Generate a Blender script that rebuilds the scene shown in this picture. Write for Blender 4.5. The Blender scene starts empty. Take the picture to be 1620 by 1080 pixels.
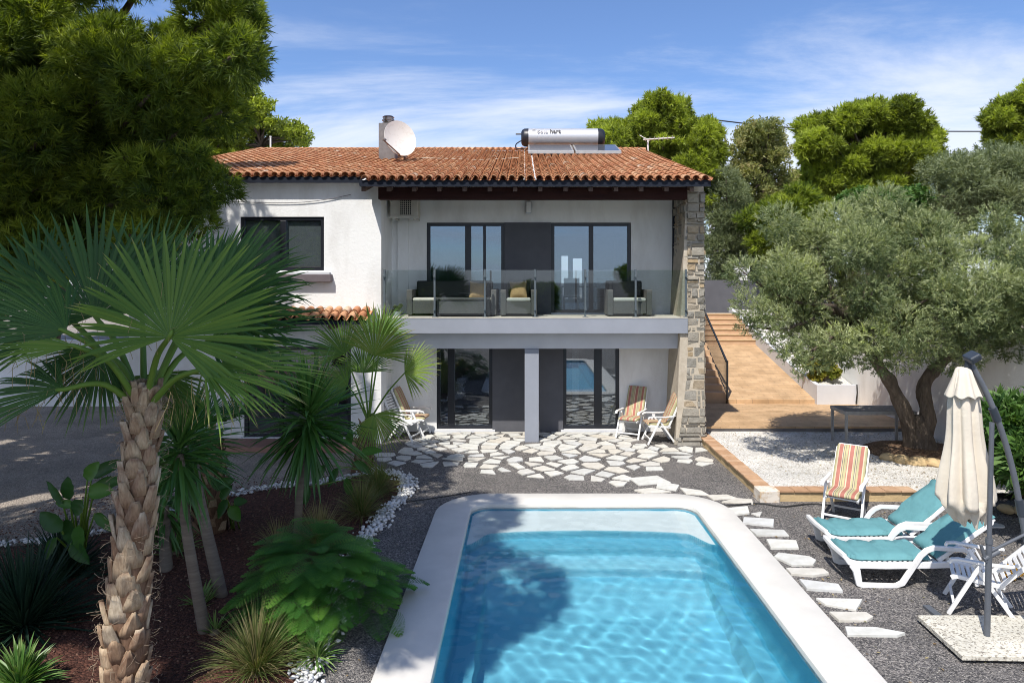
import bpy, math, random
import numpy as np
from mathutils import Vector, Matrix
R = random.Random(7); NP = np.random.RandomState(7)
PI = math.pi
sc = bpy.context.scene
COL = sc.collection
# ---------------------------------------------------------------- camera
cd = bpy.data.cameras.new('camera'); cam = bpy.data.objects.new('camera', cd); COL.objects.link(cam)
cam.location = (0, 0, 3.8); cam.rotation_euler = (PI/2, 0, 0)
cd.sensor_width = 36; cd.lens = 24; cd.shift_x = -18/1620; cd.shift_y = -99/1620
cd.clip_start = .05; cd.clip_end = 3000
sc.camera = cam
# ---------------------------------------------------------------- sky, sun, exposure
SUNV = Vector((-.29, -.60, 1)).normalized()
w = bpy.data.worlds.new('World'); sc.world = w; w.use_nodes = True
nt = w.node_tree; N = nt.nodes; L = nt.links; N.clear()
wo = N.new('ShaderNodeOutputWorld'); bg = N.new('ShaderNodeBackground'); sky = N.new('ShaderNodeTexSky')
sky.sky_type = 'NISHITA'; sky.sun_disc = False
sky.sun_elevation = math.asin(SUNV.z); sky.sun_rotation = math.atan2(SUNV.x, SUNV.y)
sky.air_density = 1.0; sky.dust_density = .35; sky.ozone_density = 2.2
bg.inputs[1].default_value = .15
tc = N.new('ShaderNodeTexCoord'); sp = N.new('ShaderNodeSeparateXYZ'); L.new(tc.outputs['Generated'], sp.inputs[0])
def wm(op, a, b=None, c=None):
    n = N.new('ShaderNodeMath'); n.operation = op
    for i, q in enumerate((a, b, c)):
        if q is None: continue
        if isinstance(q, (int, float)): n.inputs[i].default_value = q
        else: L.new(q, n.inputs[i])
    return n.outputs[0]
zz = wm('ADD', wm('MAXIMUM', sp.outputs[2], 0), .16)
cx = N.new('ShaderNodeCombineXYZ')
xr = wm('DIVIDE', sp.outputs[0], zz); yr = wm('DIVIDE', sp.outputs[1], zz)
L.new(wm('ADD', wm('MULTIPLY', xr, .6), wm('MULTIPLY', yr, .16)), cx.inputs[0]); L.new(wm('MULTIPLY', yr, 1.0), cx.inputs[1])
n1 = N.new('ShaderNodeTexNoise'); n1.inputs['Scale'].default_value = 1.15; n1.inputs['Detail'].default_value = 11; n1.inputs['Roughness'].default_value = .62; n1.inputs['Distortion'].default_value = .5
L.new(cx.outputs[0], n1.inputs['Vector'])
n2 = N.new('ShaderNodeTexNoise'); n2.inputs['Scale'].default_value = .45; n2.inputs['Detail'].default_value = 3
L.new(cx.outputs[0], n2.inputs['Vector'])
# cloud cover thickens towards the horizon (a band of cirrus)
lowm = wm('MULTIPLY', wm('SUBTRACT', .30, sp.outputs[2]), 1.0)
fill_cloud = wm('MULTIPLY', wm('MINIMUM', wm('MAXIMUM', wm('ADD', wm('MULTIPLY', sp.outputs[1], -1.2), .35), 0), 1), wm('MINIMUM', wm('MAXIMUM', wm('MULTIPLY', wm('SUBTRACT', sp.outputs[2], .14), 4), 0), 1))  # extra unseen cloud behind the camera, added to lift light on shaded walls
cov = wm('ADD', wm('MULTIPLY', fill_cloud, .34), wm('ADD', wm('ADD', wm('MULTIPLY', n1.outputs[0], .9), wm('MULTIPLY', n2.outputs[0], .75)), lowm))
mr = N.new('ShaderNodeMapRange'); mr.interpolation_type = 'SMOOTHSTEP'
mr.inputs['From Min'].default_value = .78; mr.inputs['From Max'].default_value = 1.08; mr.inputs['To Max'].default_value = .82
L.new(cov, mr.inputs['Value'])
hs = N.new('ShaderNodeMix'); hs.data_type = 'RGBA'; L.new(mr.outputs[0], hs.inputs[0])
tn = N.new('ShaderNodeMix'); tn.data_type = 'RGBA'; tn.blend_type = 'MULTIPLY'; tn.inputs[0].default_value = 1
L.new(sky.outputs[0], tn.inputs[6]); tn.inputs[7].default_value = (.40, .455, .56, 1)
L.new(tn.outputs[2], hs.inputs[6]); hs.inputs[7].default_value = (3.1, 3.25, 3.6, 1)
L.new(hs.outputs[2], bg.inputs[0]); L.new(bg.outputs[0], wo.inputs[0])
sd = bpy.data.lights.new('sun', 'SUN'); sun = bpy.data.objects.new('sun', sd); COL.objects.link(sun)
sd.energy = 2.65; sd.angle = math.radians(.5); sd.color = (1, .95, .87)
sun.rotation_euler = SUNV.to_track_quat('Z', 'Y').to_euler(); sun.location = (-5, -12, 20)
sc.view_settings.view_transform = 'Standard'; sc.view_settings.look = 'None'; sc.view_settings.exposure = 1.08; sc.view_settings.gamma = 1
cy = sc.cycles; cy.filter_width = 1.0
cy.use_denoising = True; cy.max_bounces = 8; cy.diffuse_bounces = 4; cy.glossy_bounces = 4; cy.transmission_bounces = 8; cy.transparent_max_bounces = 24
cy.caustics_refractive = True; cy.caustics_reflective = False; cy.sample_clamp_indirect = 8

# ---------------------------------------------------------------- measuring helpers (photo pixel -> metres)
def W(px, py, D): return Vector(((px-828)*D/1080, D, 3.8-(py-441)*D/1080))
def G(px, py, z=0.0):
    D = 1080*(3.8-z)/(py-441); return Vector(((px-828)*D/1080, D, z))

# ---------------------------------------------------------------- materials
def ramp(nt, stops, interp='LINEAR'):
    r = nt.nodes.new('ShaderNodeValToRGB'); cr = r.color_ramp; cr.interpolation = interp
    while len(cr.elements) < len(stops): cr.elements.new(.5)
    for e, (p, c) in zip(cr.elements, stops): e.position = p; e.color = (*c, 1)
    return r
def newmat(name):
    m = bpy.data.materials.new(name); m.use_nodes = True; nt = m.node_tree
    return m, nt, nt.nodes['Principled BSDF'], nt.nodes['Material Output']
def noise(nt, scale, detail=4, rough=.5, stretch=None, coord='Object', dist=0):
    tc = nt.nodes.new('ShaderNodeTexCoord'); mp = nt.nodes.new('ShaderNodeMapping')
    if stretch: mp.inputs['Scale'].default_value = stretch
    n = nt.nodes.new('ShaderNodeTexNoise'); n.inputs['Scale'].default_value = scale; n.inputs['Detail'].default_value = detail; n.inputs['Roughness'].default_value = rough
    n.inputs['Distortion'].default_value = dist
    nt.links.new(tc.outputs[coord], mp.inputs[0]); nt.links.new(mp.outputs[0], n.inputs['Vector']); return n
def bump(nt, b, h, strength, dist=.02):
    bn = nt.nodes.new('ShaderNodeBump'); bn.inputs['Strength'].default_value = strength; bn.inputs['Distance'].default_value = dist
    nt.links.new(h, bn.inputs['Height']); nt.links.new(bn.outputs[0], b.inputs['Normal']); return bn
def mat(name, c1, c2=None, rough=.6, scale=3, bs=0, bscale=40, bdist=.01, metal=0, stretch=None, spec=.5, var=None, lo=.3, hi=.7, coat=0):
    """noise-mottled surface; var = list of colours picked by the mesh's own per-piece attribute"""
    m, nt, b, o = newmat(name); b.inputs['Roughness'].default_value = rough; b.inputs['Metallic'].default_value = metal
    b.inputs['Specular IOR Level'].default_value = spec; b.inputs['Coat Weight'].default_value = coat
    c2 = c2 or tuple(x*.82 for x in c1)
    n = noise(nt, scale, 6, .6, stretch); r = ramp(nt, [(lo, c2), (hi, c1)]); nt.links.new(n.outputs[0], r.inputs[0])
    out = r.outputs[0]
    if var:
        a = nt.nodes.new('ShaderNodeAttribute'); a.attribute_name = 'var'
        r2 = ramp(nt, [(i/max(1, len(var)-1), c) for i, c in enumerate(var)]); nt.links.new(a.outputs['Fac'], r2.inputs[0])
        mx = nt.nodes.new('ShaderNodeMix'); mx.data_type = 'RGBA'; mx.blend_type = 'MULTIPLY'; mx.inputs[0].default_value = 1
        nt.links.new(r2.outputs[0], mx.inputs[6]); nt.links.new(out, mx.inputs[7]); out = mx.outputs[2]
    nt.links.new(out, b.inputs['Base Color'])
    if bs:
        n3 = noise(nt, bscale, 5, .6, None if 'stucco' in name else stretch); bump(nt, b, n3.outputs[0], bs, bdist)
    return m
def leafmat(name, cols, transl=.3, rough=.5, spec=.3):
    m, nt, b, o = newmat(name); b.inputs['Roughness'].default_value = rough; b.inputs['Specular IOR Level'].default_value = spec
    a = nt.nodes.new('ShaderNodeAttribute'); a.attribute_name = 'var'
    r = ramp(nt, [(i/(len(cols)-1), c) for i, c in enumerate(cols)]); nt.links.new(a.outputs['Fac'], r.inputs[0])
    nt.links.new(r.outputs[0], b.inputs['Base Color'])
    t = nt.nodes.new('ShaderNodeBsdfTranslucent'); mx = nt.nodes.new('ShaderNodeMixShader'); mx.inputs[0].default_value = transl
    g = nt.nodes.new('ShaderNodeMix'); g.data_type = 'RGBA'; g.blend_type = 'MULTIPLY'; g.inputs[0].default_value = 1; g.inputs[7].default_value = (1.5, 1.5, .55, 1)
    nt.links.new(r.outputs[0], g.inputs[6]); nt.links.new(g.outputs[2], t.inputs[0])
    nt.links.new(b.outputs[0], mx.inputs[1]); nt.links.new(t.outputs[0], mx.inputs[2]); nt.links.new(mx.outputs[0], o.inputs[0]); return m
def gravel(name, cols, scale=45, bs=.8, patch=None, coarse=None):
    m, nt, b, o = newmat(name); b.inputs['Roughness'].default_value = .85; b.inputs['Specular IOR Level'].default_value = .25
    tc = nt.nodes.new('ShaderNodeTexCoord'); v = nt.nodes.new('ShaderNodeTexVoronoi'); v.inputs['Scale'].default_value = scale
    nz = noise(nt, scale*.6, 2); ad = nt.nodes.new('ShaderNodeVectorMath'); ad.operation = 'MULTIPLY_ADD'; ad.inputs[1].default_value = (.02, .02, .02)
    nt.links.new(nz.outputs[1], ad.inputs[0]); nt.links.new(tc.outputs['Object'], ad.inputs[2]); nt.links.new(ad.outputs[0], v.inputs['Vector'])
    s = nt.nodes.new('ShaderNodeSeparateColor'); nt.links.new(v.outputs['Color'], s.inputs[0])
    r = ramp(nt, [(i/(len(cols)-1), c) for i, c in enumerate(cols)], 'CONSTANT' if len(cols) > 5 else 'LINEAR'); nt.links.new(s.outputs[0], r.inputs[0])
    out = r.outputs[0]
    n = noise(nt, .9, 7, .65); r2 = ramp(nt, [(.32, patch[0]), (.68, patch[1])] if patch else [(.32, (.72, .72, .72)), (.68, (1.15, 1.12, 1.1))]); nt.links.new(n.outputs[0], r2.inputs[0])
    mx = nt.nodes.new('ShaderNodeMix'); mx.data_type = 'RGBA'; mx.blend_type = 'MULTIPLY'; mx.inputs[0].default_value = 1
    nt.links.new(out, mx.inputs[6]); nt.links.new(r2.outputs[0], mx.inputs[7]); nt.links.new(mx.outputs[2], b.inputs['Base Color'])
    ih = nt.nodes.new('ShaderNodeMath'); ih.operation = 'SUBTRACT'; ih.inputs[0].default_value = 1; nt.links.new(v.outputs['Distance'], ih.inputs[1])
    b1 = bump(nt, b, ih.outputs[0], bs, .02)
    n4 = noise(nt, 5, 5, .6); b2 = nt.nodes.new('ShaderNodeBump'); b2.inputs['Strength'].default_value = .5; b2.inputs['Distance'].default_value = .05
    nt.links.new(n4.outputs[0], b2.inputs['Height']); nt.links.new(b2.outputs[0], b1.inputs['Normal'])
    return m
def brickmat(name, c1, c2, mortar, bw, bh, ms=.01, rough=.6, rot=0, off=.5):
    m, nt, b, o = newmat(name); b.inputs['Roughness'].default_value = rough; b.inputs['Specular IOR Level'].default_value = .3
    tc = nt.nodes.new('ShaderNodeTexCoord'); mp = nt.nodes.new('ShaderNodeMapping'); mp.inputs['Rotation'].default_value = (0, 0, rot)
    br = nt.nodes.new('ShaderNodeTexBrick'); br.inputs['Scale'].default_value = 1; br.inputs['Brick Width'].default_value = bw; br.inputs['Row Height'].default_value = bh
    br.inputs['Mortar Size'].default_value = ms; br.inputs['Color1'].default_value = (*c1, 1); br.inputs['Color2'].default_value = (*c2, 1); br.inputs['Mortar'].default_value = (*mortar, 1); br.offset = off
    nt.links.new(tc.outputs['Object'], mp.inputs[0]); nt.links.new(mp.outputs[0], br.inputs['Vector'])
    n = noise(nt, 2.2, 7, .65); r = ramp(nt, [(.3, (.7, .68, .66)), (.7, (1.12, 1.1, 1.1))]); nt.links.new(n.outputs[0], r.inputs[0])
    mx = nt.nodes.new('ShaderNodeMix'); mx.data_type = 'RGBA'; mx.blend_type = 'MULTIPLY'; mx.inputs[0].default_value = 1
    nt.links.new(br.outputs[0], mx.inputs[6]); nt.links.new(r.outputs[0], mx.inputs[7]); nt.links.new(mx.outputs[2], b.inputs['Base Color'])
    return m
def glass(name, fac=.2, tint=(.85, .9, .9), refl=(1, 1, 1)):
    m, nt, b, o = newmat(name); nt.nodes.remove(b)
    t = nt.nodes.new('ShaderNodeBsdfTransparent'); t.inputs[0].default_value = (*tint, 1)
    g = nt.nodes.new('ShaderNodeBsdfGlossy'); g.inputs['Roughness'].default_value = .005; g.inputs[0].default_value = (*refl, 1)
    f = nt.nodes.new('ShaderNodeLayerWeight'); f.inputs[0].default_value = .5
    pw = nt.nodes.new('ShaderNodeMath'); pw.operation = 'POWER'; pw.inputs[1].default_value = 4.5; nt.links.new(f.outputs['Facing'], pw.inputs[0])
    a = nt.nodes.new('ShaderNodeMath'); a.operation = 'MULTIPLY_ADD'; a.use_clamp = True; a.inputs[1].default_value = .8; a.inputs[2].default_value = fac+.03; nt.links.new(pw.outputs[0], a.inputs[0])
    mx = nt.nodes.new('ShaderNodeMixShader'); nt.links.new(a.outputs[0], mx.inputs[0]); nt.links.new(t.outputs[0], mx.inputs[1]); nt.links.new(g.outputs[0], mx.inputs[2]); nt.links.new(mx.outputs[0], o.inputs[0])
    return m
def stripes(name, cols, width=.5):
    m, nt, b, o = newmat(name); b.inputs['Roughness'].default_value = .9; b.inputs['Specular IOR Level'].default_value = .1
    tc = nt.nodes.new('ShaderNodeTexCoord'); s = nt.nodes.new('ShaderNodeSeparateXYZ'); nt.links.new(tc.outputs['Object'], s.inputs[0])
    mr = nt.nodes.new('ShaderNodeMapRange'); mr.inputs['From Min'].default_value = -width/2; mr.inputs['From Max'].default_value = width/2; nt.links.new(s.outputs[0], mr.inputs[0])
    tot = sum(x for x, c in cols); p = 0; st = []
    for x, c in cols: st.append((p/tot, c)); p += x
    r = ramp(nt, st, 'CONSTANT'); nt.links.new(mr.outputs[0], r.inputs[0])
    n = noise(nt, 6, 5); r2 = ramp(nt, [(.3, (.82, .82, .82)), (.7, (1.05, 1.05, 1.05))]); nt.links.new(n.outputs[0], r2.inputs[0])
    mx = nt.nodes.new('ShaderNodeMix'); mx.data_type = 'RGBA'; mx.blend_type = 'MULTIPLY'; mx.inputs[0].default_value = 1
    nt.links.new(r.outputs[0], mx.inputs[6]); nt.links.new(r2.outputs[0], mx.inputs[7]); nt.links.new(mx.outputs[2], b.inputs['Base Color'])
    n3 = noise(nt, 9, 4); bump(nt, b, n3.outputs[0], .5, .02); return m

M = dict(
 stucco=mat('white_stucco', (.83, .83, .82), (.70, .69, .67), .9, 1.3, .35, 18, .02, stretch=(1.8, 1.8, .6), spec=.2, lo=.25, hi=.55),
 greystucco=mat('grey_stucco', (.30, .32, .37), (.27, .29, .335), .9, 2, .3, 60, .006, spec=.2),
 coolgrey=mat('pale_grey_stucco', (.62, .63, .66), (.56, .57, .60), .9, 2, .25, 60, .006, spec=.2),
 darkgrey=mat('dark_grey_render', (.115, .117, .132), (.10, .102, .116), .9, 3, .4, 90, .006, spec=.25),
 frame=mat('anthracite_frame', (.012, .014, .020), (.016, .018, .025), .35, 5),
 navy=mat('dark_blue_fascia', (.010, .014, .024), (.014, .018, .03), .7, 6, spec=.2),
 beam=mat('dark_stained_timber', (.040, .014, .011), (.022, .008, .007), .7, 3, .4, 14, .01, stretch=(.3, 6, 6), spec=.15),
 rafter=mat('brown_timber', (.11, .065, .045), (.06, .035, .025), .7, 5, .4, 20, .01),
 tile=mat('terracotta_tile', (1.0, 1.0, 1.0), (.62, .55, .50), .85, 7, .5, 60, .006, var=[(.44, .20, .105), (.55, .26, .135), (.64, .34, .18), (.48, .24, .13), (.68, .42, .25), (.60, .29, .145), (.70, .60, .48)], lo=.33, hi=.6, spec=.2),
 mortar=mat('pale_mortar', (.56, .50, .41), (.44, .38, .30), .95, 6, .6, 50, .01, spec=.1),
 stone=mat('rough_stone', (1, 1, 1), (.68, .67, .65), .9, 9, .8, 30, .02, var=[(.30, .285, .25), (.38, .36, .32), (.26, .25, .225), (.44, .40, .33), (.33, .315, .285), (.48, .36, .22), (.36, .345, .31)], spec=.2),
 glass=glass('window_glass', .15, (.72, .77, .80), (.66, .82, 1)),
 doorglass=glass('door_glass', .14, (.78, .82, .84), (.9, .95, 1)),
 railglass=glass('railing_glass', .028, (.86, .90, .90), (.9, .95, 1)),
 steel=mat('brushed_steel', (.50, .52, .54), (.42, .44, .46), .35, 20, metal=.9),
 postgrey=mat('grey_steel_post', (.10, .125, .14), (.08, .10, .115), .5, 12, metal=0),
 floor=mat('interior_floor', (.30, .27, .24), None, .4, 2),
 interior=mat('interior_plaster', (.35, .34, .33), None, .9, 2),
 tank=mat('tank_metal', (.62, .62, .63), (.57, .57, .58), .42, 3, metal=.5, stretch=(.2, 5, 5)),
 tankend=mat('black_tank_cap', (.02, .022, .03), None, .4, 8),
 collector=mat('collector_glass', (.10, .11, .13), (.08, .09, .11), .12, 4, spec=.8),
 alu=mat('aluminium', (.55, .53, .50), (.45, .43, .40), .4, 12, metal=.7),
 lettering=mat('dark_lettering', (.03, .03, .035), None, .5), faded=mat('faded_lettering', (.47, .47, .485), None, .5),
 dish=mat('cream_dish_paint', (.74, .71, .66), (.62, .58, .52), .5, 9, lo=.25, hi=.5),
 concrete=mat('weathered_concrete', (.24, .23, .235), (.15, .145, .15), .9, 5, .5, 40, .01),
 rust=mat('rusty_metal', (.22, .12, .08), (.14, .08, .06), .6, 20, metal=.3),
 acwhite=mat('aged_white_casing', (.60, .58, .52), (.5, .48, .42), .5, 8),
 dark=mat('dark_cavity', (.015, .016, .018), None, .6),
 wicker=mat('grey_wicker', (.17, .16, .15), (.09, .085, .08), .7, 90, .9, 110, .006),
 cream=mat('cream_cushion', (.66, .63, .56), None, .9, 4, .3, 15, .01),
 mustard=mat('mustard_pillow', (.36, .25, .12), (.28, .19, .09), .95, 5, .4, 14, .02),
 wood=mat('dark_wood', (.055, .035, .025), None, .5, 6),
 resin=mat('white_resin', (.80, .80, .80), (.72, .71, .69), .38, 7, coat=.15, lo=.2, hi=.55),
 teal=mat('teal_cushion', (.135, .315, .335), (.105, .255, .275), .92, 3, .45, 8, .03, spec=.15),
 canvas=mat('cream_canvas', (.70, .635, .53), (.62, .56, .47), .95, 2.5, .3, 12, .02, spec=.1),
 umbgrey=mat('grey_powder_coat', (.105, .115, .135), (.085, .095, .11), .45, 9),
 plastic=mat('black_plastic', (.035, .045, .06), None, .4, 9),
 tgrey=mat('grey_table_frame', (.40, .40, .40), (.28, .28, .28), .6, 12, .3, 60, .004),
 slatgrey=mat('weathered_table_top', (.36, .33, .30), (.20, .18, .16), .8, 14),
 coping=mat('white_coping_stone', (.66, .635, .59), (.57, .55, .51), .85, 1.8, .3, 160, .003, spec=.25),
 basin=mat('blue_pool_liner', (.40, .72, .82), (.37, .69, .79), .5, 2),
 basinlite=mat('pale_pool_step', (.66, .82, .87), (.62, .79, .85), .5, 2),
 flag=mat('pale_flagstone', (1, 1, 1), (.80, .79, .76), .8, 7, .5, 25, .008, var=[(.56, .56, .54), (.64, .64, .61), (.68, .67, .63), (.62, .58, .51), (.60, .61, .61)], spec=.25),
 terrazzo=None, terracotta=brickmat('terracotta_paving', (.58, .40, .235), (.51, .34, .19), (.36, .245, .15), .45, .145, .007),
 kerbtop=brickmat('terracotta_kerb_tile', (.52, .29, .15), (.44, .22, .11), (.45, .36, .26), .13, .30, .008, off=0),
 kerbside=mat('ochre_stone', (.62, .46, .25), (.45, .33, .18), .9, 5, .6, 25, .015),
 iron=mat('dark_iron', (.020, .022, .026), None, .5, 9),
 pebble=mat('white_pebble', (1, 1, 1), (.85, .85, .84), .6, 20, var=[(.66, .66, .66), (.80, .80, .79), (.58, .58, .58)]),
 hose=mat('black_hose', (.02, .02, .02), None, .6, 9),
 bark=mat('olive_bark', (.21, .165, .125), (.085, .065, .05), .95, 6, 1, 14, .06, stretch=(2.5, 2.5, .6)),
 pinebark=mat('pine_bark', (.16, .12, .09), (.07, .05, .04), .95, 8, 1, 20, .04, stretch=(2, 2, .6)),
 yuccabark=mat('yucca_bark', (.22, .185, .145), (.13, .105, .085), .95, 9, .9, 60, .01, stretch=(.4, .4, 3)),
 boot=mat('palm_boot', (1, 1, 1), (.55, .5, .45), .85, 14, .6, 40, .01, var=[(.22, .13, .08), (.40, .28, .18), (.56, .44, .30), (.32, .20, .13), (.66, .57, .43), (.44, .35, .25)], stretch=(4, 4, 1)),
 fibre=mat('palm_fibre', (.40, .31, .22), (.20, .15, .10), .95, 20),
 pine=leafmat('pine_needles', [(.05, .085, .015), (.125, .18, .025), (.235, .30, .035), (.36, .42, .06)], .38),
 pinefar=leafmat('bright_pine_needles', [(.09, .125, .025), (.21, .26, .04), (.36, .43, .06), (.50, .56, .10)], .42),
 gum=leafmat('brown_green_leaves', [(.14, .17, .06), (.24, .26, .09), (.34, .33, .13), (.30, .23, .11)], .25),
 olive=leafmat('olive_leaves', [(.09, .13, .055), (.19, .235, .105), (.31, .355, .175), (.47, .50, .29), (.42, .49, .14)], .28, .45, .5),
 greyleaf=leafmat('grey_green_leaves', [(.13, .165, .085), (.22, .26, .14), (.32, .35, .20)], .28),
 palm=leafmat('fan_palm_leaf', [(.026, .076, .024), (.052, .128, .030), (.10, .19, .036), (.17, .27, .04), (.34, .27, .13)], .22, .5, .3),
 petiole=leafmat('palm_petiole', [(.10, .20, .03), (.16, .26, .04), (.24, .14, .05)], .1),
 yucca=leafmat('yucca_leaf', [(.032, .10, .026), (.06, .16, .036), (.11, .23, .05), (.22, .30, .10)], .2, .42, .5),
 darkleaf=leafmat('dark_spiky_leaf', [(.012, .035, .022), (.025, .06, .035)], .12),
 fern=leafmat('feathery_leaf', [(.03, .11, .03), (.055, .18, .038), (.11, .27, .05), (.21, .37, .06)], .35),
 grass=leafmat('dry_grass_blade', [(.06, .12, .025), (.13, .17, .05), (.24, .21, .10), (.33, .28, .17)], .3),
 paddle=leafmat('paddle_leaf', [(.02, .07, .02), (.04, .12, .028), (.09, .22, .03)], .3, .35),
 oleander=leafmat('oleander_leaf', [(.04, .10, .025), (.085, .17, .035), (.15, .25, .055)], .25),
 yellow=leafmat('yellow_green_leaf', [(.16, .20, .03), (.30, .28, .04), (.40, .33, .05)], .3),
 orange=leafmat('orange_leaf', [(.45, .25, .05), (.5, .33, .07)], .3),
 curtain=mat('white_curtain', (.6, .6, .58), None, .9, 2), blue=mat('blue_ball', (.02, .06, .25), None, .4),
 roomlight=mat('white_panel', (.7, .7, .7), None, .7),
)
M['stripe'] = stripes('striped_cushion_fabric', [(3, (.46, .42, .24)), (1, (.6, .52, .36)), (3.4, (.43, .18, .14)), (.7, (.6, .5, .36)), (.5, (.10, .11, .13)), (1.2, (.52, .44, .25)), (.5, (.22, .2, .15)), (2.2, (.46, .42, .24)), (.6, (.42, .19, .15)), (1.2, (.6, .52, .36)), (3.4, (.43, .18, .14)), (.6, (.6, .5, .36)), (1.6, (.46, .42, .24)), (.5, (.12, .12, .14)), (.9, (.55, .46, .3)), (.5, (.22, .2, .15)), (2, (.46, .42, .24)), (3, (.43, .18, .14)), (1, (.6, .52, .36)), (3, (.46, .42, .24))], .5)
M['gravel'] = gravel('dark_gravel', [(.07, .068, .07), (.13, .125, .122), (.19, .178, .17), (.25, .235, .22), (.33, .31, .29), (.15, .143, .143), (.48, .455, .41)], 62, .9)
M['palegravel'] = gravel('pale_gravel', [(.20, .175, .155), (.33, .29, .25), (.44, .39, .33)], 50, .8)
M['whitegravel'] = gravel('white_gravel', [(.62, .61, .58), (.74, .72, .68), (.84, .83, .80), (.50, .46, .39)], 38, 1.0)
M['mulch'] = gravel('reddish_mulch', [(.045, .018, .014), (.085, .036, .026), (.14, .06, .042), (.03, .014, .012)], 42, 1.0)
M['terrazzo'] = gravel('terrazzo_slab', [(.62, .60, .52), (.66, .64, .56), (.60, .57, .48), (.22, .2, .17)], 55, .15)
M['litter'] = mat('dry_litter', (.16, .12, .08), None, .9, 30)

# ---------------------------------------------------------------- mesh helpers
class MB:
    def __init__(s): s.v = []; s.f = []; s.a = []
    def add(s, vs, fs, var=0.0):
        o = len(s.v); s.v += [tuple(p) for p in vs]; s.f += [tuple(o+i for i in f) for f in fs]
        s.a += list(var) if isinstance(var, (list, tuple)) else [var]*len(vs); return s
    def box(s, x0, x1, y0, y1, z0, z1, var=0.0, j=0):
        vs = [(x, y, z) for z in (z0, z1) for y in (y0, y1) for x in (x0, x1)]
        if j: vs = [tuple(c+R.uniform(-j, j) for c in p) for p in vs]
        return s.add(vs, [(0, 2, 3, 1), (4, 5, 7, 6), (0, 1, 5, 4), (2, 6, 7, 3), (0, 4, 6, 2), (1, 3, 7, 5)], var)
    def obox(s, c, size, m, var=0.0):
        vs = [Vector(c)+m @ Vector((x*size[0]/2, y*size[1]/2, z*size[2]/2)) for z in (-1, 1) for y in (-1, 1) for x in (-1, 1)]
        return s.add(vs, [(0, 2, 3, 1), (4, 5, 7, 6), (0, 1, 5, 4), (2, 6, 7, 3), (0, 4, 6, 2), (1, 3, 7, 5)], var)
    def tube(s, pts, rs, n=8, var=0.0, cap=True, wob=0):
        pts = [Vector(p) for p in pts]; k = len(pts); rs = rs if isinstance(rs, (list, tuple)) else [rs]*k
        vs = []; u = None
        for i, p in enumerate(pts):
            t = (pts[min(i+1, k-1)]-pts[max(i-1, 0)]).normalized()
            if u is None: u = t.orthogonal().normalized()
            else: u = (u-t*u.dot(t)).normalized()
            q = t.cross(u)
            for j in range(n):
                a = 2*PI*j/n; rr = rs[i]*(1+(wob*math.sin(a*3+i*.9)+wob*.6*math.sin(a*2-i*1.7) if wob else 0)); vs.append(p+(u*math.cos(a)+q*math.sin(a))*rr)
        fs = [(i*n+j, i*n+(j+1) % n, (i+1)*n+(j+1) % n, (i+1)*n+j) for i in range(k-1) for j in range(n)]
        if cap: fs += [tuple(range(n))[::-1], tuple((k-1)*n+j for j in range(n))]
        return s.add(vs, fs, var)
    def sweep(s, pts, w_, h, side, var=0.0):
        pts = [Vector(p) for p in pts]; k = len(pts); side = Vector(side).normalized(); vs = []
        ws = w_ if isinstance(w_, list) else [w_]*k; hs_ = h if isinstance(h, list) else [h]*k
        for i, p in enumerate(pts):
            t1 = (pts[min(i+1, k-1)]-pts[max(i, 0)]); t0 = (pts[i]-pts[max(i-1, 0)])
            if i == 0: t0 = t1
            if i == k-1: t1 = t0
            t0.normalize(); t1.normalize(); t = (t0+t1).normalized(); n = t.cross(side).normalized(); m = min(1/max(.4, t.dot(t0)), 1.8)
            for a, b in ((-1, -1), (1, -1), (1, 1), (-1, 1)): vs.append(p+side*a*ws[i]/2+n*b*hs_[i]/2*m)
        fs = [(i*4+j, i*4+(j+1) % 4, (i+1)*4+(j+1) % 4, (i+1)*4+j) for i in range(k-1) for j in range(4)]+[(3, 2, 1, 0), tuple((k-1)*4+j for j in range(4))]
        return s.add(vs, fs, var)
    def prism(s, poly, z0, z1, var=0.0, shrink=0):
        n = len(poly); c = (sum(p[0] for p in poly)/n, sum(p[1] for p in poly)/n)
        vs = [(p[0], p[1], z0) for p in poly]+[(p[0]+(c[0]-p[0])*shrink, p[1]+(c[1]-p[1])*shrink, z1) for p in poly]
        return s.add(vs, [tuple(range(n))[::-1], tuple(range(n, 2*n))]+[(i, (i+1) % n, n+(i+1) % n, n+i) for i in range(n)], var)
    def lathe(s, prof, c, n=24, var=0.0, fn=None):
        vs = []
        for r, z in prof:
            for j in range(n):
                a = 2*PI*j/n; rr = r*(fn(a, z) if fn else 1); vs.append((c[0]+rr*math.cos(a), c[1]+rr*math.sin(a), c[2]+z))
        k = len(prof)
        return s.add(vs, [(i*n+j, i*n+(j+1) % n, (i+1)*n+(j+1) % n, (i+1)*n+j) for i in range(k-1) for j in range(n)]+[tuple(range(n))[::-1], tuple((k-1)*n+j for j in range(n))], var)
def finish(name, me, m, parent, ws, smooth, bevel, subd=0):
    o = bpy.data.objects.new(name, me); COL.objects.link(o); me.materials.append(m)
    if parent:
        o.parent = parent
        if ws:
            off = Vector((0, 0, 0)); p = parent
            while p: off += p.location; p = p.parent
            me.transform(Matrix.Translation(-off))
    if smooth:
        me.polygons.foreach_set('use_smooth', [True]*len(me.polygons))
        if smooth is not True: me.set_sharp_from_angle(angle=math.radians(smooth))
    if bevel:
        b = o.modifiers.new('bevel', 'BEVEL'); b.width = bevel; b.segments = 2; b.limit_method = 'ANGLE'
    if subd:
        b = o.modifiers.new('subd', 'SUBSURF'); b.levels = subd; b.render_levels = subd
    return o
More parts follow.
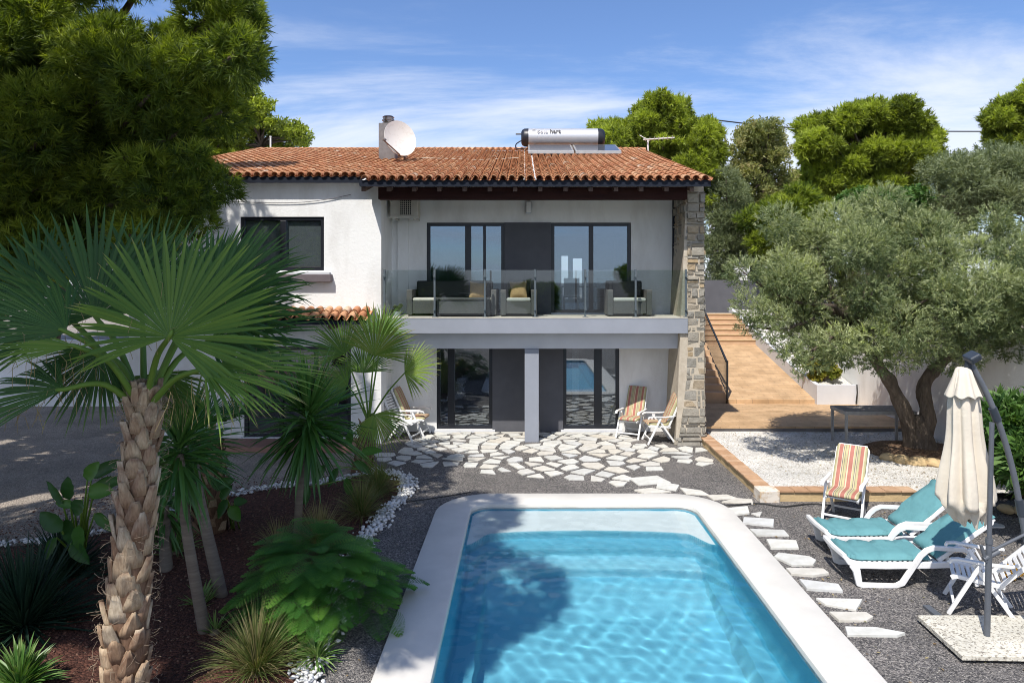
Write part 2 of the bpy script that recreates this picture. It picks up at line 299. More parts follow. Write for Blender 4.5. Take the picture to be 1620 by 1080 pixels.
def part(name, mb, m, parent=None, ws=True, smooth=0, bevel=0, subd=0, label=None):
    me = bpy.data.meshes.new(name); me.from_pydata(mb.v, [], mb.f)
    a = me.attributes.new('var', 'FLOAT', 'POINT'); a.data.foreach_set('value', mb.a); me.update()
    o = finish(name, me, m, parent, ws, smooth, bevel, subd)
    if label: o['label'] = label
    return o
def npmesh(name, V, F, var, m, parent=None, ws=True, smooth=False):
    me = bpy.data.meshes.new(name); k = F.shape[1]
    me.vertices.add(len(V)); me.vertices.foreach_set('co', V.astype(np.float32).ravel())
    me.loops.add(F.size); me.loops.foreach_set('vertex_index', F.astype(np.int32).ravel())
    me.polygons.add(len(F)); me.polygons.foreach_set('loop_start', np.arange(0, F.size, k, dtype=np.int32)); me.polygons.foreach_set('loop_total', np.full(len(F), k, dtype=np.int32))
    a = me.attributes.new('var', 'FLOAT', 'POINT'); a.data.foreach_set('value', var.astype(np.float32)); me.update(calc_edges=True)
    return finish(name, me, m, parent, ws, smooth, 0)
def tag(o, label, cat, group=None, kind=None):
    if label: o['label'] = label
    if cat: o['category'] = cat
    if group: o['group'] = group
    if kind: o['kind'] = kind
    return o
def thing(name, label, cat, loc=(0, 0, 0), rz=0, group=None):
    o = bpy.data.objects.new(name, None); COL.objects.link(o); o.location = loc; o.rotation_euler = (0, 0, rz); o.empty_display_size = .2
    return tag(o, label, cat, group)
def struct(name, mb, m, **k): o = part(name, mb, m, **k); o['kind'] = 'structure'; return o
def copy_tree(o, parent=None):
    c = o.copy(); COL.objects.link(c)
    if parent: c.parent = parent
    for ch in list(o.children): copy_tree(ch, c)
    return c
# foliage scattering
def unit(a): return a/np.maximum(np.linalg.norm(a, axis=-1, keepdims=True), 1e-9)
def scatter(tv, tf, P, D, S, var, tvar=None, jit=.08):
    m = len(P); D = unit(D); ref = NP.normal(size=(m, 3)); U = unit(np.cross(D, ref)); Q = np.cross(D, U)
    T = tv[None]*S[:, None, None]
    V = P[:, None]+T[..., 0:1]*U[:, None]+T[..., 1:2]*Q[:, None]+T[..., 2:3]*D[:, None]
    F = (tf[None]+(np.arange(m)*len(tv))[:, None, None]).reshape(-1, tf.shape[1])
    va = np.repeat(var, len(tv)) + (np.tile(tvar, m) if tvar is not None else 0)
    return V.reshape(-1, 3), F, np.clip(va, 0, 1)
def tuft(n, ln, wd, cone=1.0, seed=1):
    r = np.random.RandomState(seed); vs = []; fs = []; tv = []
    for i in range(n):
        th = r.uniform(.1, cone); ph = r.uniform(0, 2*PI); d = np.array([math.sin(th)*math.cos(ph), math.sin(th)*math.sin(ph), math.cos(th)])
        s = unit(np.cross(d, r.normal(size=3))); b = np.array([0, 0, r.uniform(-.3, .25)*ln]); l = ln*r.uniform(.7, 1.1)
        vs += [b-s*wd/2, b+s*wd/2, b+d*l]; fs.append((3*i, 3*i+1, 3*i+2)); v = r.uniform(-.1, .1); tv += [v, v, v+.08]
    return np.array(vs), np.array(fs), np.array(tv)
def spray(n, ln, wd, length, seed=1, cone=1.1):
    r = np.random.RandomState(seed); vs = []; fs = []; tv = []
    for i in range(n):
        th = r.uniform(.3, cone); ph = r.uniform(0, 2*PI); d = np.array([math.sin(th)*math.cos(ph), math.sin(th)*math.sin(ph), math.cos(th)])
        s = unit(np.cross(d, r.normal(size=3))); b = np.array([0, 0, length*(i/n-.5)]); l = ln*r.uniform(.7, 1.1)
        vs += [b, b+d*l*.5+s*wd/2, b+d*l, b+d*l*.5-s*wd/2]; fs.append((4*i, 4*i+1, 4*i+2, 4*i+3)); v = r.uniform(-.14, .14); tv += [v]*4
    return np.array(vs), np.array(fs), np.array(tv)
def crown(name, lumps, tmpl, per, size, m, parent, ws=True, up=.35, inner=.45, bias=.12, clipfn=None):
    """leaf tufts spread through many small clumps; per = tufts per square metre of clump surface"""
    Ps = []; Ds = []; Ss = []; Vs = []
    for c, r in lumps:
        r = np.array(r if isinstance(r, (tuple, list)) else (r, r, r*.85)); k = int(per*4*PI*float(np.mean(r))**2)
        d = unit(NP.normal(size=(k, 3))); rad = NP.uniform(inner, 1, size=(k, 1))**.6
        p = np.array(c)+d*r*rad*(1+.12*np.sin(d[:, :1]*7+c[0]*5)*np.cos(d[:, 2:3]*6)); base = NP.uniform(.15, .6)
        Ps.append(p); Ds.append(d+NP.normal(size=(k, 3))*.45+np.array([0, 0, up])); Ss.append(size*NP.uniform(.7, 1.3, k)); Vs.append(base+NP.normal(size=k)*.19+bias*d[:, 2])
    P = np.concatenate(Ps); D = np.concatenate(Ds); S = np.concatenate(Ss); Va = np.concatenate(Vs)
    if clipfn is not None: k = clipfn(P); P, D, S, Va = P[k], D[k], S[k], Va[k]
    V, F, va = scatter(tmpl[0], tmpl[1], P, D, S, Va, tmpl[2]); return npmesh(name, V, F, va, m, parent, ws)
def limbs(mb, root, targets, r0, r1, sag=.15, n=7, seed=0):
    rr = random.Random(seed)
    for t in targets:
        a = Vector(root); b = Vector(t); m1 = a.lerp(b, .35)+Vector((rr.uniform(-.2, .2), rr.uniform(-.2, .2), rr.uniform(0, .3)))*(b-a).length*.3; m2 = a.lerp(b, .7)+Vector((rr.uniform(-.15, .15), rr.uniform(-.15, .15), -sag))*(b-a).length*.2
        mb.tube([a, m1, m2, b], [r0, r0*.7, r0*.45, r1], n)

# ================================================================ SETTING: ground, pool, beds
def sheet(name, polys, z, m, th=0):
    mb = MB()
    for p in polys: mb.add([(q[0], q[1], z) for q in p], [tuple(range(len(p)))])
    return struct(name, mb, m)
PX0, PX1, PY0, PY1 = -1.1, 3.1, 2.3, 11.6        # hole in the ground sheet (hidden below the coping)
B = 600
sheet('ground', [[(-B, -B), (B, -B), (B, PY0), (-B, PY0)], [(-B, PY0), (PX0, PY0), (PX0, PY1), (-B, PY1)], [(PX1, PY0), (B, PY0), (B, PY1), (PX1, PY1)], [(-B, PY1), (B, PY1), (B, B), (-B, B)]], 0, M['gravel'])

# pool
IX0, IX1, IY0, IY1 = -.86, 2.83, 2.6, 11.40; CW = .57
def rrect(x0, x1, y0, y1, r, n=10):
    pts = []
    for cx_, cy_, a0 in ((x1-r, y0+r, -PI/2), (x1-r, y1-r, 0), (x0+r, y1-r, PI/2), (x0+r, y0+r, PI)):
        for i in range(n+1): a = a0+PI/2*i/n; pts.append((cx_+r*math.cos(a), cy_+r*math.sin(a)))
    return pts
pool = thing('swimming_pool', 'long rectangular blue swimming pool with rounded corners and white coping', 'swimming pool', (1, 7, 0))
mb = MB(); prof = [(0, .05), (.0, -.10), (1, -.10), (1, .035), (.985, .048), (.94, .05)]
inn = rrect(IX0, IX1, IY0, IY1, .32); out = rrect(IX0-CW, IX1+CW, IY0-CW, IY1+CW, .95); n = len(inn)
rings = [[(inn[i][0]+(out[i][0]-inn[i][0])*t, inn[i][1]+(out[i][1]-inn[i][1])*t, z) for i in range(n)] for t, z in [(.0, -.10), (0, .015), (.012, .038), (.05, .05), (.96, .05), (.99, .04), (1, .02), (1, -.1)]]
mb.add([p for r_ in rings for p in r_], [(k*n+i, k*n+(i+1) % n, (k+1)*n+(i+1) % n, (k+1)*n+i) for k in range(len(rings)-1) for i in range(n)])
part('coping', mb, M['coping'], pool, smooth=40)
# basin as a graded shell: walls, bench along the sides, curved steps at the far end
def pdist(x, y, r=.32):
    cx_ = min(max(x, IX0+r), IX1-r); cy_ = min(max(y, IY0+r), IY1-r); dx, dy = x-cx_, y-cy_
    d = r-math.hypot(dx, dy) if (dx or dy) else min(x-IX0, IX1-x, y-IY0, IY1-y)
    return d
def smst(a, b, t): t = min(1, max(0, (t-a)/(b-a))); return t*t*(3-2*t)
def basin_z(x, y):
    u = (x-.985)/1.845; d = max(0, pdist(x, y)); t = (IY1-y)-.22*(abs(u)**2.6)
    if abs(u) > .8: t -= .35*smst(.8, .97, abs(u))
    zs = -.15-.26*smst(.93, .96, t)-.24*smst(1.34, 1.37, t)-.26*smst(1.78, 1.81, t)-.36*smst(1.9, 2.7, t)-.2*smst(2.7, 7, t)
    side = min(x-IX0, IX1-x); zw = -.85*smst(0, .07, d)-.75*smst(.30, .40, side if t > 1.7 else 9)
    if y-IY0 < 1: zw = min(zw, 0)
    wall = -1.6*smst(0, .09, d) if side > .6 or True else 0
    zb = -.80 if (t > 1.0 and side < .34) else -9
    return max(zs, zb if t > 1.2 else -9, -1.7*smst(-.01, .10, d)-.05)
nx = 180; xs = [IX0+(IX1-IX0)*i/nx for i in range(nx+1)]
ys = [IY1-2.9*i/220 for i in range(221)]+[IY1-2.9-(IY1-IY0-2.9)*i/80 for i in range(1, 81)]
mb = MB(); vs = []
for y in ys:
    for x in xs: vs.append((x, y, basin_z(x, y)))
fs = []; k = nx+1
for j in range(len(ys)-1):
    for i in range(nx): fs.append((j*k+i, (j+1)*k+i, (j+1)*k+i+1, j*k+i+1))
def liner_and_refraction(p):  # bluer and paler step bands imitate refraction in the shell colour
    x, y, z = p; u = (x-.985)/1.845; t = (IY1-y)-.22*(abs(u)**2.6)
    if abs(u) > .8: t -= .35*smst(.8, .97, abs(u))
    if pdist(x, y) <= .03: return .05
    side = min(x-IX0, IX1-x); v = .34+.66*(1-smst(.88, .97, t)) if t < 1.1 else (.34+.28*smst(1.33, 1.40, t)-.12*smst(1.76, 1.84, t))
    if v > .7: return v
    if side < .33: v = min(v, .3)
    if pdist(x, y) < .09: v = .05
    return v
mb.add(vs, fs, [liner_and_refraction(p) for p in vs])
m_, nt_, b_, o_ = newmat('pool_shell'); a_ = nt_.nodes.new('ShaderNodeAttribute'); a_.attribute_name = 'var'
r_ = ramp(nt_, [(0, (.07, .38, .56)), (.5, (.19, .56, .72)), (.62, (.27, .63, .77)), (1, (.92, .96, .97))]); nt_.links.new(a_.outputs['Fac'], r_.inputs[0]); nt_.links.new(r_.outputs[0], b_.inputs['Base Color']); b_.inputs['Roughness'].default_value = .5; b_.inputs['Specular IOR Level'].default_value = .1
M['shell'] = m_
basin = part('basin', mb, m_, pool, smooth=True)
basin.cycles.is_caustics_receiver = True
# water: real ripples on a fine sheet, refracting, with the light let through it
mw, nt_, b_, o_ = newmat('pool_water_surface'); nt_.nodes.remove(b_)
gl = nt_.nodes.new('ShaderNodeBsdfGlass'); gl.inputs['IOR'].default_value = 1.33; gl.inputs['Roughness'].default_value = 0; gl.inputs[0].default_value = (.93, .99, 1, 1)
nt_.links.new(gl.outputs[0], o_.inputs[0])
nxw, nyw = 190, 430
X = np.linspace(IX0-.02, IX1+.02, nxw+1); Y = np.linspace(IY0-.02, IY1+.02, nyw+1); XX, YY = np.meshgrid(X, Y)
H = np.zeros_like(XX); rw = np.random.RandomState(3)
for i in range(46):
    lam = rw.uniform(.13, .55); th = rw.uniform(0, 2*PI); kx, ky = math.cos(th)*2*PI/lam, math.sin(th)*2*PI/lam
    H += .0007*lam*np.sin(kx*XX+ky*YY+rw.uniform(0, 6.28)+.5*np.sin(XX*2+YY*1.3+i))
ZW = -.012
V = np.stack([XX, YY, ZW+H], -1).reshape(-1, 3)
ii = np.arange(nyw)[:, None]*(nxw+1)+np.arange(nxw)[None]; F = np.stack([ii, ii+1, ii+nxw+2, ii+nxw+1], -1).reshape(-1, 4)
water = npmesh('water', V, F, np.zeros(len(V)), mw, None, smooth=True); water['kind'] = 'structure'
water.cycles.is_caustics_caster = True; sd.cycles.is_caustics_light = True

# planting bed with mulch, yard gravel
def catmull(pts, k=8):
    o = []; n = len(pts)
    for i in range(n-1):
        p0 = pts[max(i-1, 0)]; p1 = pts[i]; p2 = pts[i+1]; p3 = pts[min(i+2, n-1)]
        for j in range(k):
            t = j/k; o.append(tuple(.5*((2*p1[c])+(-p0[c]+p2[c])*t+(2*p0[c]-5*p1[c]+4*p2[c]-p3[c])*t*t+(-p0[c]+3*p1[c]-3*p2[c]+p3[c])*t**3) for c in range(len(p1))))
    o.append(tuple(pts[-1])); return o
def gp(px, py, z=0): v = G(px, py, z); return (v.x, v.y)
edge = catmull([gp(*p) for p in [(585, 748), (625, 752), (645, 764), (640, 785), (618, 805), (602, 828), (578, 855), (560, 885), (540, 930), (520, 985), (495, 1050), (470, 1130)]], 6)
back = catmull([gp(*p) for p in [(-260, 850), (-60, 868), (140, 850), (260, 812), (360, 788), (430, 774), (520, 765), (585, 748)]], 5)
bed = back+edge[1:]+[(-2.6, 3.5), (-12, 3.5)]
mb = MB(); cxy = (-4.2, 7.5)
ring = [(p[0], p[1], .01) for p in bed]; ring2 = [(cxy[0]+(p[0]-cxy[0])*.93, cxy[1]+(p[1]-cxy[1])*.93, .05) for p in bed]; nb = len(bed)
mb.add(ring+ring2, [(i, (i+1) % nb, nb+(i+1) % nb, nb+i) for i in range(nb)]+[tuple(range(nb, 2*nb))])
struct('planting_bed', mb, M['mulch'])
yard = [(-40, 22)]+[(-40, 3)]+[(p[0], p[1]) for p in back]+[(-3.25, 14.4), (-3.3, 15.72), (-3.6, 22)]
sheet('yard', [yard], .004, M['palegravel'])
# small loose stones on the dark gravel and the yard (uncountable)
ico = [(0, 0, 1)]+[(math.cos(a)*.9, math.sin(a)*.9, .3) for a in (0, 1.26, 2.5, 3.8, 5.0)]+[(0, 0, -.6)]
icf = np.array([(0, 1+i, 1+(i+1) % 5) for i in range(5)]+[(6, 1+(i+1) % 5, 1+i) for i in range(5)])
def strew(name, n, region, s0, s1, m, label, zf=lambda x, y: 0, flat=.6):
    P = []
    while len(P) < n:
        p = region()
        if p is not None: P.append((p[0], p[1], zf(p[0], p[1])))
    P = np.array(P); D = NP.normal(size=(len(P), 3))*.35+np.array([0, 0, 1.])
    V, F, va = scatter(np.array(ico)*np.array([1, .8, flat]), icf, P, D, NP.uniform(s0, s1, len(P)), NP.uniform(0, 1, len(P)))
    return tag(npmesh(name, V, F, va, m), label, None, kind='stuff')
M['pebgrey'] = mat('loose_gravel_stone', (1, 1, 1), (.8, .8, .8), .9, 30, var=[(.06, .06, .063), (.13, .125, .12), (.20, .19, .18), (.10, .10, .105), (.30, .28, .26), (.5, .47, .42)])
def reg_dark():
    y = 5.2+9.5*R.random()**1.5; x = R.uniform(-3.3, 8.5)
    if IX0-CW-.02 < x < IX1+CW+.02 and y < IY1+CW: return None
    if x > 4.0 and y > 11.5: return None
    if x < -1.2 and y < 14 and x < -2.3-(y-6)*.06: return None
    return x, y
strew('loose_gravel', 30000, reg_dark, .005, .013, M['pebgrey'], 'dark grey loose gravel around the pool')
strew('mulch_chips', 9000, lambda: (R.uniform(-8, -2.7), 4.5+8.5*R.random()), .008, .026, mat('bark_chip', (1, 1, 1), (.7, .7, .7), .95, 20, var=[(.05, .02, .015), (.11, .045, .03), (.18, .085, .055), (.26, .17, .12)]), 'reddish brown bark chips in the planting bed', lambda x, y: .05, .4)
lv = np.array([(0, 0, 0), (.5, .28, .12), (1, 0, .05), (.5, -.28, .1)]); lf_ = np.array([(0, 1, 2, 3)])
def reg_l():
    if R.random() < .45: return R.gauss(7.2, 1.4), R.uniform(11.9, 16.3)
    return reg_dark()
P = []
while len(P) < 1500:
    p = reg_l()
    if p and not (p[1] > 11.8 and not 4.35 < p[0] < 9.4): P.append((p[0], p[1], (.15 if p[1] > 11.8 else .012)))
P = np.array(P); V, F, va = scatter(lv-np.array([.5, 0, 0]), lf_, P, NP.normal(size=P.shape)*.18+np.array([0, 0, 1.]), NP.uniform(.02, .055, len(P)), NP.uniform(0, 1, len(P)))
tag(npmesh('leaf_litter', V, F, va, leafmat('dry_leaf', [(.16, .10, .05), (.30, .21, .11), (.42, .34, .2), (.2, .2, .08)], .1)), 'dry fallen leaves scattered over the gravel', None, kind='stuff')
# white pebble edging
def along(poly, spread):
    k = R.randrange(len(poly)-1); t = R.random(); a, b = poly[k], poly[k+1]
    return a[0]+(b[0]-a[0])*t+R.gauss(0, spread), a[1]+(b[1]-a[1])*t+R.gauss(0, spread)
vi = []
P = []
lens = [math.dist(edge[i], edge[i+1]) for i in range(len(edge)-1)]
pts_all = []
for poly, sp_, dens in ((edge, .075, 190), (back, .05, 95)):
    for i in range(len(poly)-1):
        a, b = poly[i], poly[i+1]; l = math.dist(a, b)
        if a[0] < -9 or a[1] < 5.4: continue
        for q in range(int(l*dens)+1):
            t = R.random(); pts_all.append((a[0]+(b[0]-a[0])*t+R.gauss(0, sp_), a[1]+(b[1]-a[1])*t+R.gauss(0, sp_*1.2), .03+abs(R.gauss(0, .025))))
P = np.array(pts_all)
V, F, va = scatter(np.array(ico)*np.array([1, .8, .7]), icf, P, NP.normal(size=P.shape)*.5+np.array([0, 0, 1.]), NP.uniform(.022, .052, len(P)), NP.uniform(0, 1, len(P)))
tag(npmesh('pebble_edging', V, F, va, M['pebble'], None, smooth=True), 'white pebbles edging the mulch bed', None, kind='stuff')

# right-hand gravel bed, kerb, terrace, ramp, steps, upper ground
mb = MB(); mb.add([(4.15, 11.7, .135), (9.5, 11.7, .135), (9.5, 16.5, .135), (4.15, 16.5, .135)], [(0, 1, 2, 3)])
struct('white_gravel_bed', mb, M['whitegravel'])
def reg_w():
    return R.uniform(4.3, 9.4), R.uniform(11.85, 16.3)
M['pebw'] = mat('loose_white_stone', (1, 1, 1), (.85, .85, .84), .9, 20, var=[(.45, .43, .4), (.62, .6, .57), (.76, .75, .72), (.3, .26, .2)])
strew('loose_white_gravel', 9000, reg_w, .008, .02, M['pebw'], 'white loose gravel inside the brick kerb', lambda x, y: .135)
kerb = thing('kerb', 'low ochre stone kerb capped with terracotta tiles around the white gravel', 'kerb', (4.2, 12, 0))
mb = MB(); mb.box(4.08, 4.30, 11.72, 16.2, -.05, .155, j=.004); mb.box(4.08, 6.75, 11.66, 11.88, -.05, .158, j=.004); part('kerb_wall', mb, M['kerbside'], kerb, bevel=.006)
mb = MB()
y = 11.9
while y < 16.1:
    d = .135+R.uniform(-.004, .004); z_ = .158+R.uniform(-.002, .004); mb.box(4.05+R.uniform(-.006, .006), 4.32+R.uniform(-.006, .006), y, y+d-.007, z_, z_+.032, R.random()); y += d
x = 4.36
while x < 6.6:
    d = .26+R.uniform(-.006, .006); z_ = .161+R.uniform(-.002, .004); mb.box(x, x+d-.008, 11.63+R.uniform(-.006, .006), 11.9, z_, z_+.03, R.random()); x += d
M['kt'] = mat('kerb_tile', (1, 1, 1), (.75, .72, .7), .85, 8, .3, 50, .004, var=[(.54, .34, .20), (.47, .28, .16), (.62, .43, .28)])
part('kerb_tiles', mb, M['kt'], kerb, bevel=.004)
mb = MB(); mb.box(4.02, 4.36, 11.6, 11.93, -.02, .195, j=.01); part('corner_block', mb, mat('limewashed_block', (.66, .60, .52), (.5, .36, .22), .9, 8, .5, 30, .01, lo=.35, hi=.5), kerb, bevel=.012)
mb = MB(); mb.box(4.15, 9.44, 16.42, 19.45, -.1, .25); mb.box(4.15, 9.44, 16.36, 16.44, .215, .256)
struct('terrace', mb, M['terracotta'])
mb = MB(); mb.box(4.13, 9.44, 16.40, 16.418, -.1, .212); struct('terrace_riser', mb, M['concrete'])
RX0, RX1 = 5.85, 8.3
mb = MB(); ya, yb, za, zb_ = 19.45, 24.4, .36, 1.45
mb.add([(RX0, ya, -.1), (RX1, ya, -.1), (RX1, yb, -.1), (RX0, yb, -.1), (RX0, ya, za), (RX1, ya, za), (RX1, yb, zb_), (RX0, yb, zb_)], [(0, 1, 5, 4), (4, 5, 6, 7), (1, 2, 6, 5), (0, 4, 7, 3), (2, 3, 7, 6)])
struct('ramp', mb, M['terracotta'])
mb = MB()
for i in range(6): mb.box(4.0, RX1, 24.4+.38*i, 26.9, (.5 if i == 0 else zb_+.165*i-.16), zb_+.165*(i+1))
M['step'] = mat('terracotta_step', (.60, .41, .26), (.50, .33, .20), .8, 4, .2, 40, .004)
struct('upper_steps', mb, M['step'])
for i in range(6):
    mb = MB(); mb.box(4.0, RX1+.01, 24.37+.38*i, 24.43+.38*i, zb_+.165*(i+1)-.02, zb_+.165*(i+1)+.006)
    struct('step_nosing', mb, M['kerbside'])
mb = MB()
for i in range(13): mb.box(4.17, RX0-.04, 19.6+.28*i, 24.4, (.2 if i == 0 else .36+.175*i-.17), .36+.175*(i+1))
struct('side_stairs', mb, M['step'])
mb = MB(); mb.box(4.15, 40, 26.9, 60, 1.2, 2.44); mb.box(-60, -9.4, 24, 60, -.2, 1.5); mb.box(9.8, 40, 12, 26.9, -.2, .9)
struct('upper_ground', mb, M['palegravel'])
# stair railing
rl = thing('stair_railing', 'thin black iron railing beside the terracotta ramp', 'railing', (RX0, 19.5, .36))
mb = MB(); a, b = Vector((RX0-.02, 19.55, 1.42)), Vector((RX0-.02, 23.2, 3.45)); mb.sweep([a, b], .05, .035, (1, 0, 0)); part('handrail', mb, M['iron'], rl)
mb = MB()
for i in range(34):
    t = (i+.5)/34; p = a.lerp(b, t); mb.box(p.x-.007, p.x+.007, p.y-.007, p.y+.007, p.z-.92, p.z)
mb.sweep([a-Vector((0, 0, .92)), b-Vector((0, 0, .92))], .02, .03, (1, 0, 0))
part('balusters', mb, M['iron'], rl)
mb = MB(); mb.box(RX0-.045, RX0+.005, 19.5, 19.55, .36, 1.46); part('newel_post', mb, M['iron'], rl)
# planter following the ramp
pl = thing('planter', 'long white rendered planter box climbing beside the terracotta ramp', 'planter', (RX1, 19.4, .25))
mb = MB()
def slopebox(mb, x0, x1, y0, y1, zb0, zt0, zb1, zt1):
    mb.add([(x0, y0, zb0), (x1, y0, zb0), (x1, y1, zb1), (x0, y1, zb1), (x0, y0, zt0), (x1, y0, zt0), (x1, y1, zt1), (x0, y1, zt1)], [(0, 1, 5, 4), (4, 5, 6, 7), (1, 2, 6, 5), (0, 4, 7, 3), (2, 3, 7, 6), (3, 2, 1, 0)])
mb.box(RX1, 9.42, 19.3, 19.42, .2, .80)
slopebox(mb, RX1, RX1+.12, 19.42, 21.2, .1, .80, .1, 1.12); slopebox(mb, RX1, RX1+.12, 21.2, 28, .1, 1.12, 1.6, 2.75)
part('planter_wall', mb, M['coolgrey'], pl)
mb = MB(); slopebox(mb, RX1+.12, 9.42, 19.42, 28, .1, .73, 1.6, 2.65); part('planter_gravel', mb, M['whitegravel'], pl)
mb = MB(); mb.tube([(9.40, 19.24, .82), (9.41, 19.24, .6), (9.38, 19.25, .3)], .018, 8); part('drain_hose', mb, M['hose'], pl)
# boundary walls
def tagw(o, lab): return tag(o, lab, 'wall')
mb = MB(); mb.box(9.45, 9.68, 6, 27, -.2, 2.75, 0); tagw(part('boundary_wall', mb, M['stucco']), 'tall white rendered garden wall behind the olive tree')
mb = MB(); mb.box(-30, -9.05, 20.6, 20.85, -.2, 1.95); tagw(part('boundary_wall', mb, M['stucco']), 'white garden wall at the far left behind the fan palm')
mb = MB(); mb.box(-30, -9.1, 20.35, 20.55, -.1, .75); tagw(part('low_wall', mb, M['stucco']), 'low white ledge at the foot of the far left garden wall')
mb = MB(); mb.box(4.3, 12, 27.6, 27.9, 2.4, 3.75); tagw(part('garage_wall', mb, M['darkgrey']), 'dark grey wall at the top of the terracotta steps')

# ================================================================ HOUSE
house = thing('house', 'two-storey white villa with terracotta tiled roof and glass-railed balcony', 'house', (0, 16, 0))
def wallgrid(mb, x0, x1, z0, z1, y0, y1, holes):
    xs = sorted({x0, x1, *[h[0] for h in holes], *[h[1] for h in holes]}); zs = sorted({z0, z1, *[h[2] for h in holes], *[h[3] for h in holes]})
    def solid(i, j):
        if i < 0 or j < 0 or i >= len(xs)-1 or j >= len(zs)-1: return False
        cx_, cz = (xs[i]+xs[i+1])/2, (zs[j]+zs[j+1])/2
        return not any(h[0] < cx_ < h[1] and h[2] < cz < h[3] for h in holes)
    for i in range(len(xs)-1):
        for j in range(len(zs)-1):
            if not solid(i, j): continue
            a, b, c, d = xs[i], xs[i+1], zs[j], zs[j+1]
            mb.add([(a, y0, c), (b, y0, c), (b, y0, d), (a, y0, d)], [(0, 1, 2, 3)]); mb.add([(a, y1, c), (b, y1, c), (b, y1, d), (a, y1, d)], [(3, 2, 1, 0)])
            if not solid(i-1, j): mb.add([(a, y0, c), (a, y1, c), (a, y1, d), (a, y0, d)], [(3, 2, 1, 0)])
            if not solid(i+1, j): mb.add([(b, y0, c), (b, y1, c), (b, y1, d), (b, y0, d)], [(0, 1, 2, 3)])
            if not solid(i, j-1): mb.add([(a, y0, c), (b, y0, c), (b, y1, c), (a, y1, c)], [(3, 2, 1, 0)])
            if not solid(i, j+1): mb.add([(a, y0, d), (b, y0, d), (b, y1, d), (a, y1, d)], [(0, 1, 2, 3)])
YW = 17.0; YL = 15.75; SL = .262; YE = 14.88; ZE = 5.93; YR = 23.6
def zroof(y): return ZE+SL*(y-YE)
XL = -3.28; XB = 3.80
U1 = (-2.41, -.47, 2.95, 5.20); U2 = (.69, 2.68, 2.95, 5.20); D1 = (-2.16, -.77, .06, 2.34); D2 = (.99, 2.39, .06, 2.34)
LW = (-6.53, -4.60, 3.99, 5.23); LD = (-6.45, -3.98, .14, 2.24)
mb = MB(); wallgrid(mb, XL, 3.95, 2.88, zroof(YW)-.14, YW, YW+.2, [U1, U2]); part('upper_wall', mb, M['stucco'], house)
mb = MB(); wallgrid(mb, XL, 3.95, -.1, 2.88, YW, YW+.2, [D1, D2]); part('lower_wall', mb, M['stucco'], house)
mb = MB(); wallgrid(mb, -9.1, XL, -.1, zroof(YL)-.13, YL, YL+.2, [LW, LD]); mb.box(XL-.2, XL, YL+.2, YW+.0, -.1, zroof(YL)-.13); mb.box(-9.1, -8.9, YL+.2, 26.4, -.1, zroof(YL)-.13)
part('side_wing_wall', mb, M['stucco'], house)
mb = MB(); wallgrid(mb, -9.1, 3.95, -.1, 6.8, 27.3, 27.5, [(1.52, 1.80, 3.0, 4.72), (1.98, 2.36, 3.0, 4.62), ]); part('rear_wall', mb, M['interior'], house)
mb = MB(); mb.box(-8.9, 3.95, YW+.2, 27.3, 2.62, 2.86); part('upper_floor', mb, M['floor'], house)
mb = MB(); mb.box(-8.9, XL-.2, YL+.2, YW+.1, -.1, .055); mb.box(-8.9, 3.75, YW+.1, 27.3, -.1, .055); part('ground_floor', mb, M['floor'], house)
mb = MB(); mb.box(-8.9, 3.95, YW+.25, 27.3, 5.45, 5.6); mb.box(-8.9, XL-.2, YL+.2, YW+.2, 5.45, 5.6); part('ceiling', mb, M['interior'], house)
mb = MB(); mb.box(-3.5, -3.36, YW+.2, 27.3, 2.86, 5.45); mb.box(-.35, -.25, YW+.2, 21, -.0+.06, 2.6); mb.box(3.60, 3.75, YW+.2, 27.3, .06, 5.4); mb.box(-8.9, 3.6, 21.0, 21.12, .06, 2.6); mb.box(-8.9, -3.5, 20.6, 20.7, 2.87, 5.4)
part('interior_walls', mb, M['interior'], house)
# dark accent panels between windows
mb = MB(); mb.box(U1[1]+.0, U2[0], YW-.03, YW+.05, 2.9, 5.20); part('accent_panel', mb, M['darkgrey'], house)
mb = MB(); mb.box(D1[1]+.0, D2[0], YW-.03, YW+.05, .0, 2.5); part('accent_panel', mb, M['darkgrey'], house)
# balcony slab, beam, column
mb = MB(); mb.box(XL+.03, 3.76, 15.60, YW-.004, 2.55, 2.90); part('balcony_slab', mb, M['greystucco'], house, bevel=.008)
mb = MB(); mb.box(XL+.035, 3.755, 15.59, YW-.006, 2.901, 2.922); part('balcony_paving', mb, mat('cream_paving', (.62, .58, .50), None, .7, 4), house, bevel=.004)
mb = MB(); mb.box(XL+.01, 3.70, 15.95, 16.25, 2.17, 2.548); part('balcony_beam', mb, M['coolgrey'], house, bevel=.006)
mb = MB(); mb.box(.03, .36, 15.90, 16.22, -.05, 2.168); part('column', mb, M['greystucco'], house, bevel=.008)
# upper timber beam, rafters, infill
mb = MB(); mb.box(-3.24, 3.66, 15.22, 15.45, 5.575, 5.845); part('timber_beam', mb, M['beam'], house, bevel=.01)
mb = MB(); mb.box(-3.24, 3.72, 15.30, 15.40, 5.846, zroof(15.3)-.13); part('eave_infill', mb, M['stucco'], house)
for i in range(14):
    x = -3.50+.553*i
    mb = MB(); y0, y1 = YE+.06, YW
    mb.add([(x+dx, y, zroof(y)-.135-dz) for y in (y0, y1) for dx, dz in ((-.045, .10), (.045, .10), (.045, 0), (-.045, 0))], [(0, 1, 2, 3), (7, 6, 5, 4), (0, 4, 5, 1), (1, 5, 6, 2), (2, 6, 7, 3), (3, 7, 4, 0)])
    part('rafter', mb, M['rafter'], house)
